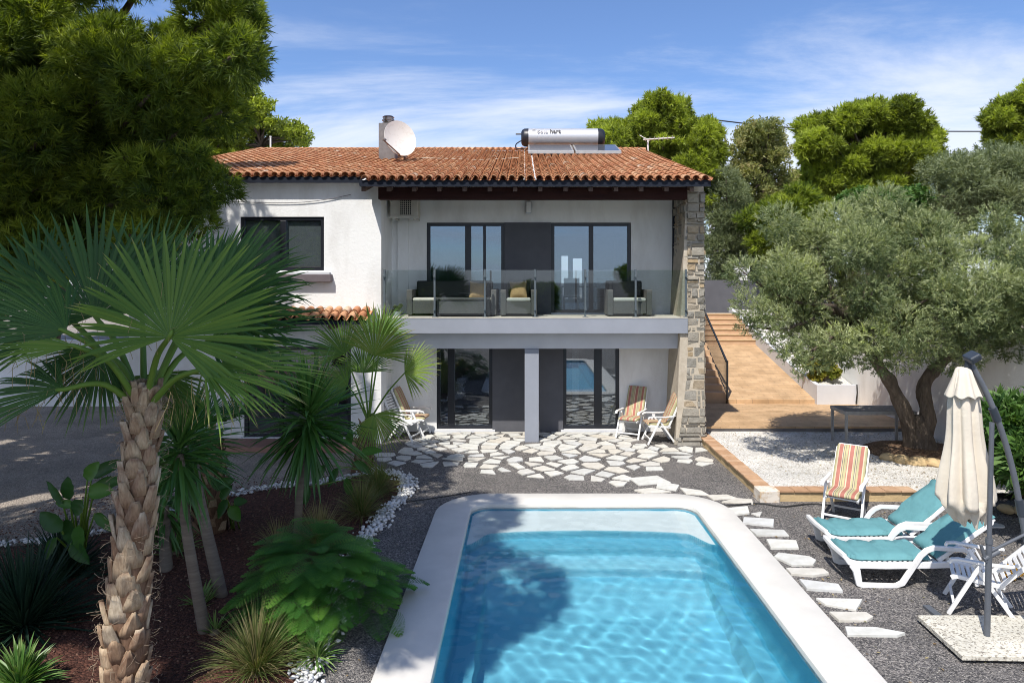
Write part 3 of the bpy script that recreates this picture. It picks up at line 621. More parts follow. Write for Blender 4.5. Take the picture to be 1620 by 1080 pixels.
# roof deck (soffit) and dark fascia
mb = MB()
def deck(x0, x1, y0, y1, up=0, dn=.12):
    mb.add([(x, y, zroof(y)+d) for y in (y0, y1) for x, d in ((x0, -dn), (x1, -dn), (x1, up), (x0, up))], [(0, 1, 2, 3), (7, 6, 5, 4), (0, 4, 5, 1), (1, 5, 6, 2), (2, 6, 7, 3), (3, 7, 4, 0)])
deck(-9.15, -3.56, 15.56, YR); deck(-3.56, 4.08, YE+.03, YR)
mb.add([(-9.15, YR, zroof(YR)-.12), (4.08, YR, zroof(YR)-.12), (4.08, YR, zroof(YR)), (-9.15, YR, zroof(YR)), (-9.15, 28, zroof(YR)-1.5), (4.08, 28, zroof(YR)-1.5), (4.08, 28, zroof(YR)-1.38), (-9.15, 28, zroof(YR)-1.38)], [(0, 3, 7, 4), (1, 5, 6, 2), (3, 2, 6, 7), (0, 4, 5, 1), (4, 7, 6, 5)])
roof = part('roof', mb, M['stucco'], house)
mb = MB(); mb.box(-9.16, -3.565, 15.535, 15.556, zroof(15.56)-.125, zroof(15.56)+.02); mb.box(-3.565, 4.09, YE+.0, YE+.027, zroof(YE)-.12, zroof(YE)+.02); mb.box(-3.585, -3.562, YE+.03, 15.56, zroof(YE)-.1, zroof(YE)+.04)
mb.add([(4.082, y, zroof(y)+d) for y in (YE+.03, YR) for d in (-.12, .03)]+[(4.10, y, zroof(y)+d) for y in (YE+.03, YR) for d in (-.12, .03)], [(4, 6, 7, 5), (4, 5, 1, 0), (1, 5, 7, 3), (0, 2, 6, 4)])
part('fascia', mb, M['navy'], roof)
# barrel tiles
ca = 1/math.sqrt(1+SL*SL); SV = Vector((0, ca, SL*ca)); NV = Vector((0, -SL*ca, ca))
def tiles(mb, x0, x1, yfn, z0fn, y_end, pitch=.2, step=.335, r=.082, seed=1, zoff=0, SV=SV, NV=NV):
    rr = random.Random(seed); n = int(round((x1-x0)/pitch)); nseg = 7
    for i in range(n):
        xc = x0+pitch*(i+.5); ye = yfn(xc); L_ = (y_end-ye)/SV.y; k = int(L_/step)+1; colv = rr.random()
        for side in (0, 1):
            for q in range(k):
                s0 = q*step+rr.uniform(-.012, .012) if q else 0.0; s1 = min(s0+step+.09, L_+.04)
                if s0 >= s1: continue
                base = Vector((xc+(pitch/2 if side else 0)+rr.uniform(-.006, .006), ye-.02, z0fn(ye)+zoff)); tw = rr.uniform(-.006, .006)
                var = rr.choice((rr.random()*.66, rr.random()*.66, .25*rr.random(), .55+rr.random()*.2, .95 if rr.random() < .06 else .45))
                if side: var *= .6
                vs = []; ra, rb = (r*1.06, r*.86) if not side else (r*.8, r*1.0)
                lift0, lift1 = (.030, .010) if not side else (.016, .0)
                for (s, rad, lift) in ((s0, ra, lift0), (s1, rb, lift1)):
                    c = base+SV*s+Vector((tw*(s-s0), 0, 0))
                    for th_ in ((0, .013) if not side else (0,)):
                        for a in range(nseg+1):
                            an = PI*a/nseg; rx = (rad-th_)*math.cos(an); rz = (rad-th_)*math.sin(an)
                            if side: vs.append(c+Vector((rx, 0, 0))+NV*(lift+rad*.85-rz*.95))
                            else: vs.append(c+Vector((rx, 0, 0))+NV*(lift+.02+rz))
                m1 = nseg+1
                if side: fs = [(a, a+1, m1+a+1, m1+a) for a in range(nseg)]
                else:
                    fs = [(a, a+1, 2*m1+a+1, 2*m1+a) for a in range(nseg)]+[(a+1, a, m1+a, m1+a+1) for a in range(nseg)]
                mb.add(vs, fs, var)
mb = MB(); tiles(mb, -9.15, -3.55, lambda x: 15.52, lambda y: zroof(y), YR, seed=3, pitch=.2)
tiles(mb, -3.55, 4.05, lambda x: YE-.03, lambda y: zroof(y), YR, seed=5, pitch=.2)
part('roof_tiles', mb, M['tile'], roof, smooth=50)
mb = MB()   # ridge caps
x = -9.1
while x < 4.0:
    a = Vector((x, YR, zroof(YR)+.05)); vs = []; 
    for xx, rad in ((x, .10), (x+.40, .085)):
        for q in range(8): an = PI*q/7; vs.append((xx, YR+rad*math.cos(an), zroof(YR)+.03+rad*math.sin(an)))
    mb.add(vs, [(q, q+1, 9+q, 8+q) for q in range(7)], R.random()*.8); x += .34
part('ridge_tiles', mb, M['tile'], roof, smooth=50)
mb = MB()
for xm in (.02, .26): 
    for q in range(60):
        s = q*.15; mb.obox(Vector((xm+R.uniform(-.012, .012), YE, zroof(YE)+.05))+SV*s, (R.uniform(.02, .04), .15, .03), Matrix.Rotation(math.atan(SL), 3, 'X'))
part('mortar_line', mb, M['pebble'], roof)
mb = MB(); mb.tube([W(667, 251, 19.2)+Vector((0, 0, .02)), W(760, 253, 19.0), W(820, 250, 19.2)], .012, 5); part('roof_cable', mb, M['mortar'], roof)
# windows
def window(name, hole, y, bars, depth=.09, fw=.085, gm='glass', label=None, bars2=()):
    x0, x1, z0, z1 = hole; mb = MB(); y0 = y+.03; y1 = y0+depth
    mb.box(x0+.002, x0+fw, y0, y1, z0+.002, z1-.002); mb.box(x1-fw, x1-.002, y0, y1, z0+.002, z1-.002); mb.box(x0+fw, x1-fw, y0+.001, y1, z1-fw, z1-.002); mb.box(x0+fw, x1-fw, y0+.001, y1, z0+.002, z0+fw)
    for b, wd in bars: mb.box(b-wd/2, b+wd/2, y0-.012, y1-.01, z0+fw, z1-fw)
    w_ = part(name, mb, M['frame'], house, bevel=.004, label=label)
    edges = [x0+fw]+[q for b, wd in bars for q in (b-wd/2, b+wd/2)]+[x1-fw]
    for i in range(0, len(edges), 2):
        mb = MB(); mb.box(edges[i], edges[i+1], y0+.04, y0+.046, z0+fw, z1-fw); part('pane', mb, M[gm], w_)
    return w_
window('balcony_door', U1, YW, [(-1.38, .15), (-.97, .07)], label='left sliding balcony door with three dark framed panes')
window('balcony_door', U2, YW, [(1.69, .11)], label='right sliding balcony door with two dark framed panes')
window('patio_door', D1, YW, [(-1.80, .17)], gm='doorglass', label='left patio door with a narrow and a wide pane')
window('patio_door', D2, YW, [(1.86, .19)], gm='doorglass', label='right patio door with a wide and a narrow pane')
window('window', LW, YL, [(-5.55, .13)], label='upper window of the white side wing')
window('dark_glass_door', LD, YL, [(-5.6, .08), (-4.8, .08)], gm='doorglass', label='dark glass door under the small tiled canopy')
mb = MB(); mb.box(LW[0]+.1, LW[1]-.1, YL+.105, YL+.113, LW[2]+.1, LW[3]-.1); part('window_blind', mb, mat('grey_beige_blind', (.50, .47, .42), (.45, .42, .38), .9, 8), house)
mb = MB(); mb.box(LW[0]-.15, LW[1]+.2, YL-.16, YL+.028, 3.73, 3.90); part('window_sill', mb, mat('mauve_sill', (.15, .125, .135), (.11, .09, .10), .8, 8), house, bevel=.01)
mb = MB(); mb.box(LW[0]-.12, LW[1]+.16, YL-.12, YL+.02, 3.902, 3.955); part('sill_top', mb, M['coolgrey'], house, bevel=.005)
mb = MB(); mb.box(-6.9, -3.6, 14.9, YL-.002, -.05, .13); part('door_step', mb, mat('reddish_step', (.36, .20, .15), (.26, .14, .11), .8, 5), house, bevel=.01)
mb = MB(); mb.box(-6.5, -3.9, YL-.06, YL+.02, .132, .16); part('threshold', mb, M['coolgrey'], house)
mb = MB(); mb.box(-2.25, -.7, YW-.12, YW-.002, -.02, .055); mb.box(.93, 2.45, YW-.12, YW-.002, -.02, .055); part('threshold', mb, M['coolgrey'], house)
# curtains and things in the rooms
def curtain(x0, x1, z0, z1, y):
    mb = MB(); n = 40; vs = []
    for i in range(n+1):
        x = x0+(x1-x0)*i/n; yy = y+.03*math.sin(i*1.6)
        vs += [(x, yy, z0), (x, yy, z1)]
    mb.add(vs, [(2*i, 2*i+2, 2*i+3, 2*i+1) for i in range(n)]); part('curtain', mb, M['curtain'], house, smooth=True)
curtain(2.02, 2.35, .1, 2.3, YW+.45); curtain(1.25, 1.42, .1, 2.3, YW+.5)
# porch canopy with tiles
cn = part('porch_canopy', MB().add([(x, y, z) for x in (-6.9, -3.5) for y, z in ((15.18, 2.86), (YL-.003, 3.05), (YL-.003, 2.97), (15.18, 2.78))], [(0, 1, 2, 3), (7, 6, 5, 4), (0, 4, 5, 1), (3, 2, 6, 7), (0, 3, 7, 4)]), M['navy'], house)
mb = MB(); s2 = .33; c2 = 1/math.sqrt(1+s2*s2)
tiles(mb, -6.9, -3.5, lambda x: 15.16, lambda y: 2.87, YL, pitch=.212, step=.33, r=.088, seed=9, SV=Vector((0, c2, s2*c2)), NV=Vector((0, -s2*c2, c2)))
part('canopy_tiles', mb, M['tile'], cn, smooth=50)
for x in (-6.3, -5.3, -4.3):
    mb = MB(); mb.box(x-.05, x+.05, 15.2, YL-.004, 2.68, 2.775); part('canopy_bracket', mb, M['rafter'], cn)
# railing
for i in range(6):
    x0 = -3.19+1.153*i
    mb = MB(); mb.box(x0+.03, x0+1.125, 15.63, 15.642, 2.96, 4.0); part('glass_panel', mb, M['railglass'], house)
for i in range(7):
    x = -3.19+1.153*i
    mb = MB(); mb.box(x-.022, x+.022, 15.645, 15.70, 2.923, 4.02); mb.box(x-.06, x+.06, 15.643, 15.76, 2.923, 2.935); 
    for z in (3.10, 3.86): mb.tube([(x, 15.60, z), (x, 15.644, z)], .03, 10)
    part('railing_post', mb, M['postgrey'], house, bevel=.003)
# drain pipes, cable, lamp, ac
mb = MB(); mb.tube([(3.72, 16.9, 5.9), (3.72, 16.9, 2.93)], .035, 10); part('drainpipe', mb, M['navy'], house, smooth=60)
mb = MB(); mb.box(-3.12, -2.86, 16.93, 16.998, 2.93, 6.0); part('wall_chase', mb, M['stucco'], house)
mb = MB(); mb.tube(catmull([W(345, 318, 15.72), W(440, 321, 15.72), W(500, 318, 15.72), W(555, 308, 15.72)], 5), .008, 5); part('wall_cable', mb, M['concrete'], house)
lm = thing('wall_lamp', 'small white box lamp high on the balcony wall', 'lamp', (.14, 16.95, 5.45))
mb = MB(); mb.box(.06, .20, 16.90, 16.998, 5.42, 5.72); part('lamp_housing', mb, M['steel'], lm, bevel=.006); mb = MB(); mb.box(.075, .185, 16.88, 16.899, 5.44, 5.70); part('lamp_cover', mb, M['resin'], lm, bevel=.004)
ac = thing('air_conditioner', 'aged white air conditioning unit hung high beside the balcony beam', 'air conditioner', (-2.9, 16.5, 5.3))
mb = MB(); mb.box(-3.20, -2.52, 16.35, 16.72, 5.28, 5.85); part('casing', mb, M['acwhite'], ac, bevel=.02)
mb = MB(); mb.box(-2.95, -2.68, 16.33, 16.349, 5.33, 5.80); part('grille_opening', mb, M['dark'], ac)
mb = MB()
for i in range(7): mb.box(-2.95+.045*i-.006, -2.95+.045*i+.006, 16.315, 16.329, 5.33, 5.80)
for i in range(10): mb.box(-2.95, -2.68, 16.318, 16.328, 5.34+.05*i-.004, 5.34+.05*i+.004)
part('grille', mb, M['acwhite'], ac)
mb = MB()
for x in (-3.1, -2.6): mb.box(x-.02, x+.02, 16.2, 16.998, 5.235, 5.272); mb.tube([(x, 16.25, 5.19), (x, 16.25, 5.24)], .03, 8)
mb.box(-3.22, -2.5, 16.22, 16.26, 5.24, 5.27); part('bracket', mb, M['acwhite'], ac)
# stone gable wall / pillar
gw = MB(); gm_ = MB()
SX0, SX1 = 3.76, 4.15
def flare(p):
    x, y, z = p; k = max(0, (2.3-z)/2.3)
    if x < 3.95: x -= .26*k*k*max(0, 1-(y-15.7)*.5)
    if y < 15.8: y -= .10*k*k
    return (x, y, z)
gm_.box(SX0, SX1, 15.72, 15.9, -.1, zroof(15.72)-.13); gm_.add([(SX0, 15.9, -.1), (SX1, 15.9, -.1), (SX1, 27.5, -.1), (SX0, 27.5, -.1), (SX0, 15.9, zroof(15.9)-.13), (SX1, 15.9, zroof(15.9)-.13), (SX1, YR, zroof(YR)-.13), (SX0, YR, zroof(YR)-.13), (SX0, 27.5, 7.0), (SX1, 27.5, 7.0)], [(0, 4, 7, 8, 3), (1, 2, 9, 6, 5), (4, 5, 6, 7), (7, 6, 9, 8), (2, 3, 8, 9)])
z = -.02; ru = random.Random(21)
while z < 5.78:
    h = ru.choice((.07, .11, .16, .2, .24)); h = min(h, 5.80-z)
    zs_ = [z] if h < .2 or ru.random() < .6 else [z, z+h*.5]
    g = .02
    # front
    x = SX0-.01
    while x < SX1-.02:
        wd = ru.choice((.10, .16, .22, .28)); x1 = min(x+wd, SX1+.012)
        if SX1-x1 < .07: x1 = SX1+.012
        if x1-x < .2 and h > .18 and ru.random() < .4:
            for q in (0, 1): gw.box(x+g, x1-g, 15.66-ru.uniform(0, .02), 15.8, z+h*q/2+g*.7, z+h*(q+1)/2-g*.7, ru.random(), j=.009)
        else: gw.box(x+g, x1-g, 15.66-ru.uniform(0, .028), 15.8, z+g, z+h-g, ru.random(), j=.012)
        x = x1
    y = 15.68   # inner face
    while y < YW-.02:
        wd = ru.choice((.12, .22, .3)); y1 = min(y+wd, YW); gw.box(SX0-.03-ru.uniform(0, .03), SX0+.1, y+g, y1-g, z+g, z+h-g, ru.random(), j=.014); y = y1
    y = 15.68   # outer face
    while y < 22:
        wd = ru.choice((.2, .3, .4)); y1 = y+wd; gw.box(SX1-.1, SX1+.02+ru.uniform(0, .02), y+g, y1-g, z+g, z+h-g, ru.random(), j=.012); y = y1
    z += h
gw.v = [flare(p) for p in gw.v]; gm_.v = [flare(p) for p in gm_.v]
sw = part('stone_gable', gm_, M['mortar'], house); part('stonework', gw, M['stone'], sw, bevel=.012)
# chimney
ch = MB().box(-4.05, -3.60, 19.1, 19.55, 6.6, 8.16); chp = part('chimney', ch, M['concrete'], roof, bevel=.01)
mb = MB(); mb.lathe([(.16, 0), (.165, .05), (.15, .06), (.15, .09), (.175, .10), (.175, .13), (.15, .14), (.15, .19), (.17, .20), (.13, .235), (.02, .245)], (-3.82, 19.32, 8.16), 24); part('cowl', mb, mat('stainless_cowl', (.32, .26, .23), None, .25, 20, metal=.9), chp, smooth=40)
# satellite dish
dsh = thing('satellite_dish', 'cream satellite dish on the tiled roof beside the chimney', 'satellite dish', W(640, 258, 18.7))
dc = W(631, 221, 18.5); dn = Vector((.62, -.80, .30)).normalized(); du = dn.cross(Vector((0, 0, 1))).normalized(); dv = du.cross(dn).normalized()
tl = Matrix.Rotation(-.22, 3, dn); du = tl @ du; dv = tl @ dv
mb = MB(); vs = []; fs = []; nr, na = 8, 40
for sgn, off in ((1, 0), (1, -.02)):
    for i in range(nr+1):
        rr_ = i/nr
        for j in range(na):
            a = 2*PI*j/na; vs.append(dc+du*(.47*rr_*math.cos(a))+dv*(.52*rr_*math.sin(a))+dn*(.10*rr_*rr_+off))
for l in (0, 1):
    o = l*(nr+1)*na
    for i in range(nr):
        for j in range(na):
            q = (o+i*na+j, o+i*na+(j+1) % na, o+(i+1)*na+(j+1) % na, o+(i+1)*na+j); fs.append(q if l == 0 else q[::-1])
for j in range(na): fs.append((nr*na+j, nr*na+(j+1) % na, (nr+1)*na+nr*na+(j+1) % na, (nr+1)*na+nr*na+j))
mb.add(vs, fs); part('reflector', mb, M['dish'], dsh, smooth=50)
mb = MB(); rim = dc-dv*.5+dn*.1; fp = W(606, 221, 18.0); mb.tube([rim+Vector((.02, 0, -.02)), fp], .018, 8); part('feed_arm', mb, M['rust'], dsh)
mb = MB(); mb.tube([fp, fp+(dc-fp).normalized()*.10], [.045, .03], 10); part('receiver_head', mb, M['concrete'], dsh, smooth=40)
mb = MB(); b0 = W(640, 258, 18.9); mb.tube([b0, (b0.x, b0.y, dc.z-.1)], .03, 8); mb.tube([(b0.x, b0.y, dc.z-.12), dc-dn*.02], .03, 8); part('mast', mb, M['rust'], dsh)
# solar water heater
sh = thing('solar_water_heater', 'silver cylindrical solar water tank with two flat collectors on the roof ridge', 'solar water heater', W(892, 242, 21.5))
TY = 22.5; tx0, tx1 = (836-828)*TY/1080, (945-828)*TY/1080; tz = 3.8+(441-218)*TY/1080; tr = .295
def hcyl(mb, x0, x1, c, rs, n=36):
    pts = [(x0+(x1-x0)*i/(len(rs)-1), c[0], c[1]) for i in range(len(rs))]; mb.tube(pts, rs, n)
mb = MB(); hcyl(mb, tx0, tx1, (TY, tz), [tr, tr]); part('tank', mb, M['tank'], sh, smooth=40)
for xa, xb in ((tx0, tx0-.24), (tx1, tx1+.24)):
    mb = MB(); mb.tube([(xa+(xb-xa)*t, TY, tz) for t in (0, .55, .85, 1)], [tr*1.01, tr*.99, tr*.85, tr*.6], 32); part('tank_end_cap', mb, M['tankend'], sh, smooth=50)
mb = MB(); mb.tube([(tx0-.2, TY, tz+.12), (tx0-.42, TY, tz+.12)], .025, 8); mb.tube(catmull([(tx0-.2, TY-.1, tz-.1), (tx0-.4, TY-.2, tz-.25), (tx0-.38, TY-.5, tz-.45), (tx0-.1, TY-.8, tz-.5)], 5), .02, 8); part('pipe', mb, M['tankend'], sh)
for i in range(2):
    x0 = tx0-.02+i*1.45; x1 = x0+1.40; mb = MB(); y0, y1 = 20.85, 22.2
    pts = [(x, y, zroof(y)+.12+d+(.10 if y > 21 else 0)) for y in (y0, y1) for x, d in ((x0, 0), (x1, 0), (x1, .09), (x0, .09))]
    mb.add(pts, [(0, 1, 2, 3), (7, 6, 5, 4), (0, 4, 5, 1), (1, 5, 6, 2), (2, 6, 7, 3), (3, 7, 4, 0)]); cp = part('collector', mb, M['alu'], sh, bevel=.008)
    mb = MB(); s_ = ((zroof(y1)+.31)-(zroof(y0)+.21))/(y1-y0)
    mb.add([(x, y, zroof(y0)+.213+s_*(y-y0)) for x, y in ((x0+.05, y0+.05), (x1-.05, y0+.05), (x1-.05, y1-.05), (x0+.05, y1-.05))], [(0, 1, 2, 3)]); part('absorber', mb, M['collector'], cp)
mb = MB()
for x in (tx0+.2, tx0+1.42, tx1-.2):
    mb.tube([(x, 20.95, zroof(20.95)+.05), (x, 20.95, zroof(20.95)+.14)], .02, 6); mb.tube([(x, TY, tz-.25), (x, TY, zroof(TY)+.03)], .025, 6); mb.tube([(x, TY-.1, tz-.27), (x, 21.9, zroof(21.9)+.1)], .02, 6)
part('support_frame', mb, M['alu'], sh)
def letters(name, txt, x, z, size, m):
    c = bpy.data.curves.new(name, 'FONT'); c.body = txt; c.size = size; c.extrude = .004; c.offset = .008; c.space_character = 1.1
    to = bpy.data.objects.new(name, c); COL.objects.link(to); bpy.context.view_layer.update()
    me = bpy.data.meshes.new_from_object(to.evaluated_get(bpy.context.evaluated_depsgraph_get())); bpy.data.objects.remove(to)
    o = bpy.data.objects.new(name, me); COL.objects.link(o); me.materials.clear(); me.materials.append(m); o.parent = sh
    yy = TY-math.sqrt(tr*tr-.01)-.022; o.location = Vector((x, yy, tz+.10))-sh.location; o.rotation_euler = (PI/2-.50, 0, 0)
letters('faded_lettering', 'Sola', tx0+.28, tz+.16, .19, M['faded']); letters('lettering', 'hart', tx0+.70, tz+.16, .19, M['lettering']); letters('logo_mark', '*', tx0+.13, tz+.16, .22, M['faded'])
# antennas
an = thing('tv_antenna', 'weathered television antenna at the right end of the roof', 'antenna', (4.0, 22.0, 7.8))
mb = MB(); p0 = W(1025, 250, 22.0); p1 = W(1025, 220, 22.0); mb.tube([p0, p1], .03, 8); part('mast', mb, M['dish'], an)
mb = MB(); q0, q1 = W(1018, 221, 22), W(1067, 218, 21.2); mb.tube([q0, q1], .022, 6)
for i in range(7):
    c = Vector(q0).lerp(q1, (i+.5)/7); mb.tube([c+Vector((-.05, -.28, 0)), c+Vector((.05, .28, 0))], .009, 5)
mb.tube([W(1012, 214, 22.2), W(1027, 223, 22)], .012, 5); part('boom', mb, M['dish'], an)
an = thing('roof_pole', 'thin white pole standing behind the left end of the roof', 'pole', W(428, 240, 24.5))
mb = MB(); mb.tube([W(428, 236, 24.4)-Vector((0, 0, 2.5)), W(428, 218, 24.4)], .03, 8); part('pole', mb, M['dish'], an); mb = MB(); mb.tube([W(428, 217, 24.4), W(428, 215.5, 24.4)], .04, 8); part('pole_cap', mb, M['dish'], an)

# ================================================================ BALCONY FURNITURE
ZB = 2.923
def seat_unit(name, label, x0, x1, y0, y1, back_h=.80, arm_h=.62, grp=None):
    t = thing(name, label, 'sofa' if x1-x0 > 1.2 else 'armchair', ((x0+x1)/2, (y0+y1)/2, ZB), group=grp); aw = .13
    for xa in (x0, x1-aw): part('armrest', MB().box(xa, xa+aw, y0, y1, ZB+.03, ZB+arm_h), M['wicker'], t, bevel=.012)
    part('base', MB().box(x0+aw+.004, x1-aw-.004, y0+.02, y1-.14, ZB+.06, ZB+.34), M['wicker'], t, bevel=.01)
    part('backrest', MB().box(x0+aw+.004, x1-aw-.004, y1-.13, y1, ZB+.05, ZB+back_h), M['wicker'], t, bevel=.02)
    part('seat_cushion', MB().box(x0+aw+.01, x1-aw-.01, y0+.01, y1-.15, ZB+.345, ZB+.43), M['cream'], t, bevel=.03, smooth=60)
    part('back_cushion', MB().box(x0+aw+.03, x1-aw-.03, y1-.26, y1-.135, ZB+.44, ZB+back_h+.03), M['dark'], t, bevel=.03, smooth=60)
    for xa in (x0+.06, x1-.06):
        for ya in (y0+.06, y1-.06): part('foot', MB().box(xa-.025, xa+.025, ya-.025, ya+.025, ZB, ZB+.03), M['dark'], t)
    return t
seat_unit('wicker_sofa', 'long dark wicker sofa with cream seat at the left of the balcony', W(646, 0, 16.3).x, W(786, 0, 16.3).x, 16.05, 16.85)
seat_unit('wicker_armchair', 'dark wicker armchair with a mustard pillow in the middle of the balcony', W(792, 0, 16.1).x, W(849, 0, 16.1).x, 15.95, 16.7)
seat_unit('wicker_armchair', 'dark wicker armchair without pillow near the right end of the balcony', W(960, 0, 16.1).x, W(1030, 0, 16.1).x, 15.95, 16.7)
t = thing('coffee_table', 'low dark wicker coffee table with glass top before the sofa', 'coffee table', (W(735, 0, 15.9).x, 15.9, ZB)); x0, x1 = W(691, 0, 15.9).x, W(775, 0, 15.9).x
part('table_top', MB().box(x0, x1, 15.72, 16.02, ZB+.40, ZB+.44), M['wicker'], t, bevel=.005); part('apron', MB().box(x0+.06, x1-.06, 15.75, 15.99, ZB+.08, ZB+.39), M['wicker'], t)
for xa in (x0, x1-.06):
    for ya in (15.72, 15.96): part('leg', MB().box(xa, xa+.06, ya, ya+.06, ZB, ZB+.395), M['dark'], t)
def pillow(name, label, c, rot, m, s=.42):
    mb = MB(); n = 10; vs = []; fs = []
    for l in (1, -1):
        for i in range(n+1):
            for j in range(n+1):
                u, v = i/n*2-1, j/n*2-1; th = .075*(max(0, (1-u**4)*(1-v**4)))**.5; k = 1-.07*(1-abs(u))*abs(v)**3-.0; vs.append((u*s/2*(1-.10*(1-v*v)*abs(u)), l*th, v*s/2*(1-.10*(1-u*u)*abs(v))))
    for l in (0, 1):
        for i in range(n):
            for j in range(n):
                o = l*(n+1)**2; q = (o+i*(n+1)+j, o+(i+1)*(n+1)+j, o+(i+1)*(n+1)+j+1, o+i*(n+1)+j+1); fs.append(q if l == 0 else q[::-1])
    mb.add(vs, fs); o = part(name, mb, m, None, smooth=True); o.location = c; o.rotation_euler = rot; return tag(o, label, 'pillow')
pillow('pillow', 'mustard pillow leaning in the right corner of the long wicker sofa', (W(756, 0, 16.4).x, 16.42, ZB+.60), (-.35, .12, .25), M['mustard'])
pillow('pillow', 'mustard pillow resting on the middle wicker armchair', (W(820, 0, 16.2).x, 16.28, ZB+.62), (-.3, -.06, -.1), M['mustard'])
pt = thing('potted_plant', 'small pale leafy plant at the left end of the balcony floor', 'plant', (-2.95, 15.95, ZB))
mb = MB(); mb.lathe([(.07, 0), (.09, .10), (.095, .12)], (-2.95, 15.95, ZB), 16); part('pot', mb, M['coolgrey'], pt, smooth=40)
# dining set inside the upper room
t = thing('dining_table', 'dark dining table seen through the right balcony door', 'table', (1.7, 19.4, 2.86))
part('table_top', MB().box(1.0, 2.7, 19.0, 19.9, 3.56, 3.60), M['wood'], t)
for x in (1.06, 2.6):
    for y in (19.06, 19.8): part('leg', MB().box(x-.03, x+.03, y-.03, y+.03, 2.86, 3.558), M['wood'], t)
for i, (x, y, lab) in enumerate(((1.3, 18.6, 'dark dining chair at the left of the indoor table'), (2.2, 18.6, 'dark dining chair at the right of the indoor table'))):
    t = thing('dining_chair', lab, 'chair', (x, y, 2.86), group='dining chairs in the upper room')
    part('seat', MB().box(x-.22, x+.22, y-.22, y+.22, 3.30, 3.34), M['wood'], t); part('backrest', MB().box(x-.21, x+.21, y-.22, y-.19, 3.36, 3.82), M['wood'], t)
    for dx in (-.19, .19):
        for dy in (-.19, .19): part('leg', MB().box(x+dx-.02, x+dx+.02, y+dy-.02, y+dy+.02, 2.86, 3.299), M['wood'], t)
mb = MB(); mb.lathe([(.02, 0), (.11, .04), (.15, .13), (.11, .24), (.02, .28)], (-1.98, 17.6, .06), 20); tag(part('ball', mb, M['blue'], None, smooth=True), 'blue ball on the floor behind the left patio door', 'ball')

# ================================================================ FLAGSTONES
FLAB = ('irregular pale flagstone set in the dark gravel patio', 'flagstone', 'flagstones paving the patio and path')
def flag(poly, h=.022, lab=FLAB):
    mb = MB(); mb.prism(poly, -.01, h+R.uniform(-.004, .006), R.random(), .02)
    c = (sum(p[0] for p in poly)/len(poly), sum(p[1] for p in poly)/len(poly))
    mb.v = [(p[0]-c[0], p[1]-c[1], p[2]) for p in mb.v]; o = part('flagstone', mb, M['flag'], None, bevel=.005); o.location = (c[0], c[1], 0)
    tag(o, lab[0], lab[1], lab[2]); return o
def inpoly(p, poly):
    c = False; j = len(poly)-1
    for i in range(len(poly)):
        a, b = poly[i], poly[j]
        if (a[1] > p[1]) != (b[1] > p[1]) and p[0] < (b[0]-a[0])*(p[1]-a[1])/(b[1]-a[1])+a[0]: c = not c
        j = i
    return c
region = [gp(*p) for p in [(640, 706), (660, 690), (700, 681), (960, 681), (985, 686), (1010, 700), (1120, 712), (1125, 735), (1060, 740), (1005, 752), (1000, 775), (960, 770), (880, 757), (770, 748), (700, 737), (640, 736), (590, 737), (600, 718)]]
rs = random.Random(11); seeds = []
tries = 0
while tries < 9000:
    tries += 1; p = (rs.uniform(-3.6, 4.4), rs.uniform(12, 16.9)); dmin = .27 if p[1] > 15 else .33
    if all(((p[0]-q[0])*.85)**2+((p[1]-q[1])*1.25)**2 > dmin*dmin for q in seeds): seeds.append(p)
for i, s in enumerate(seeds):
    if not inpoly(s, region) or (.0 < s[0] < .4 and 15.7 < s[1] < 16.4): continue
    cell = [(s[0]-.45, s[1]-.35), (s[0]+.45, s[1]-.35), (s[0]+.45, s[1]+.35), (s[0]-.45, s[1]+.35)]
    for j, q in enumerate(seeds):
        if i == j or math.dist(s, q) > 1.4: continue
        mx_, my_ = (s[0]+q[0])/2, (s[1]+q[1])/2; nx_, ny_ = q[0]-s[0], q[1]-s[1]; ln = math.hypot(nx_, ny_); gap = (.03 if s[1] > 15 else .058)
        if j == 0 and False: break
        mx_ -= nx_/ln*gap; my_ -= ny_/ln*gap; new = []
        for a in range(len(cell)):
            p, r2 = cell[a], cell[(a+1) % len(cell)]; dp = (p[0]-mx_)*nx_+(p[1]-my_)*ny_; dr = (r2[0]-mx_)*nx_+(r2[1]-my_)*ny_
            if dp <= 0: new.append(p)
            if (dp < 0) != (dr < 0): t = dp/(dp-dr); new.append((p[0]+(r2[0]-p[0])*t, p[1]+(r2[1]-p[1])*t))
        cell = new
        if len(cell) < 3: break
    if len(cell) >= 3 and not (s[1] < 15 and rs.random() < .10):
        c = [(x+rs.uniform(-.03, .03), min(y+rs.uniform(-.02, .02), 16.87)) for x, y in cell]
        # drop points that lie too close together
        d = [c[k] for k in range(len(c)) if math.dist(c[k], c[k-1]) > .12]
        if len(d) >= 3: flag(d)
explicit = [
 [(995, 757), (1040, 753), (1062, 764), (1010, 768)], [(1040, 762), (1075, 768), (1070, 777), (1038, 772)], [(1075, 772), (1110, 777), (1122, 784), (1085, 782)],
 [(1118, 784), (1150, 783), (1168, 789), (1128, 791)], [(1003, 776), (1030, 773), (1062, 779), (1020, 782)], [(1141, 795), (1164, 789), (1190, 791), (1192, 798)],
 [(1152, 805), (1183, 802), (1186, 813), (1161, 816)], [(1188, 813), (1206, 810), (1202, 818)]]
for p in explicit: flag([gp(*q) for q in p][::-1])
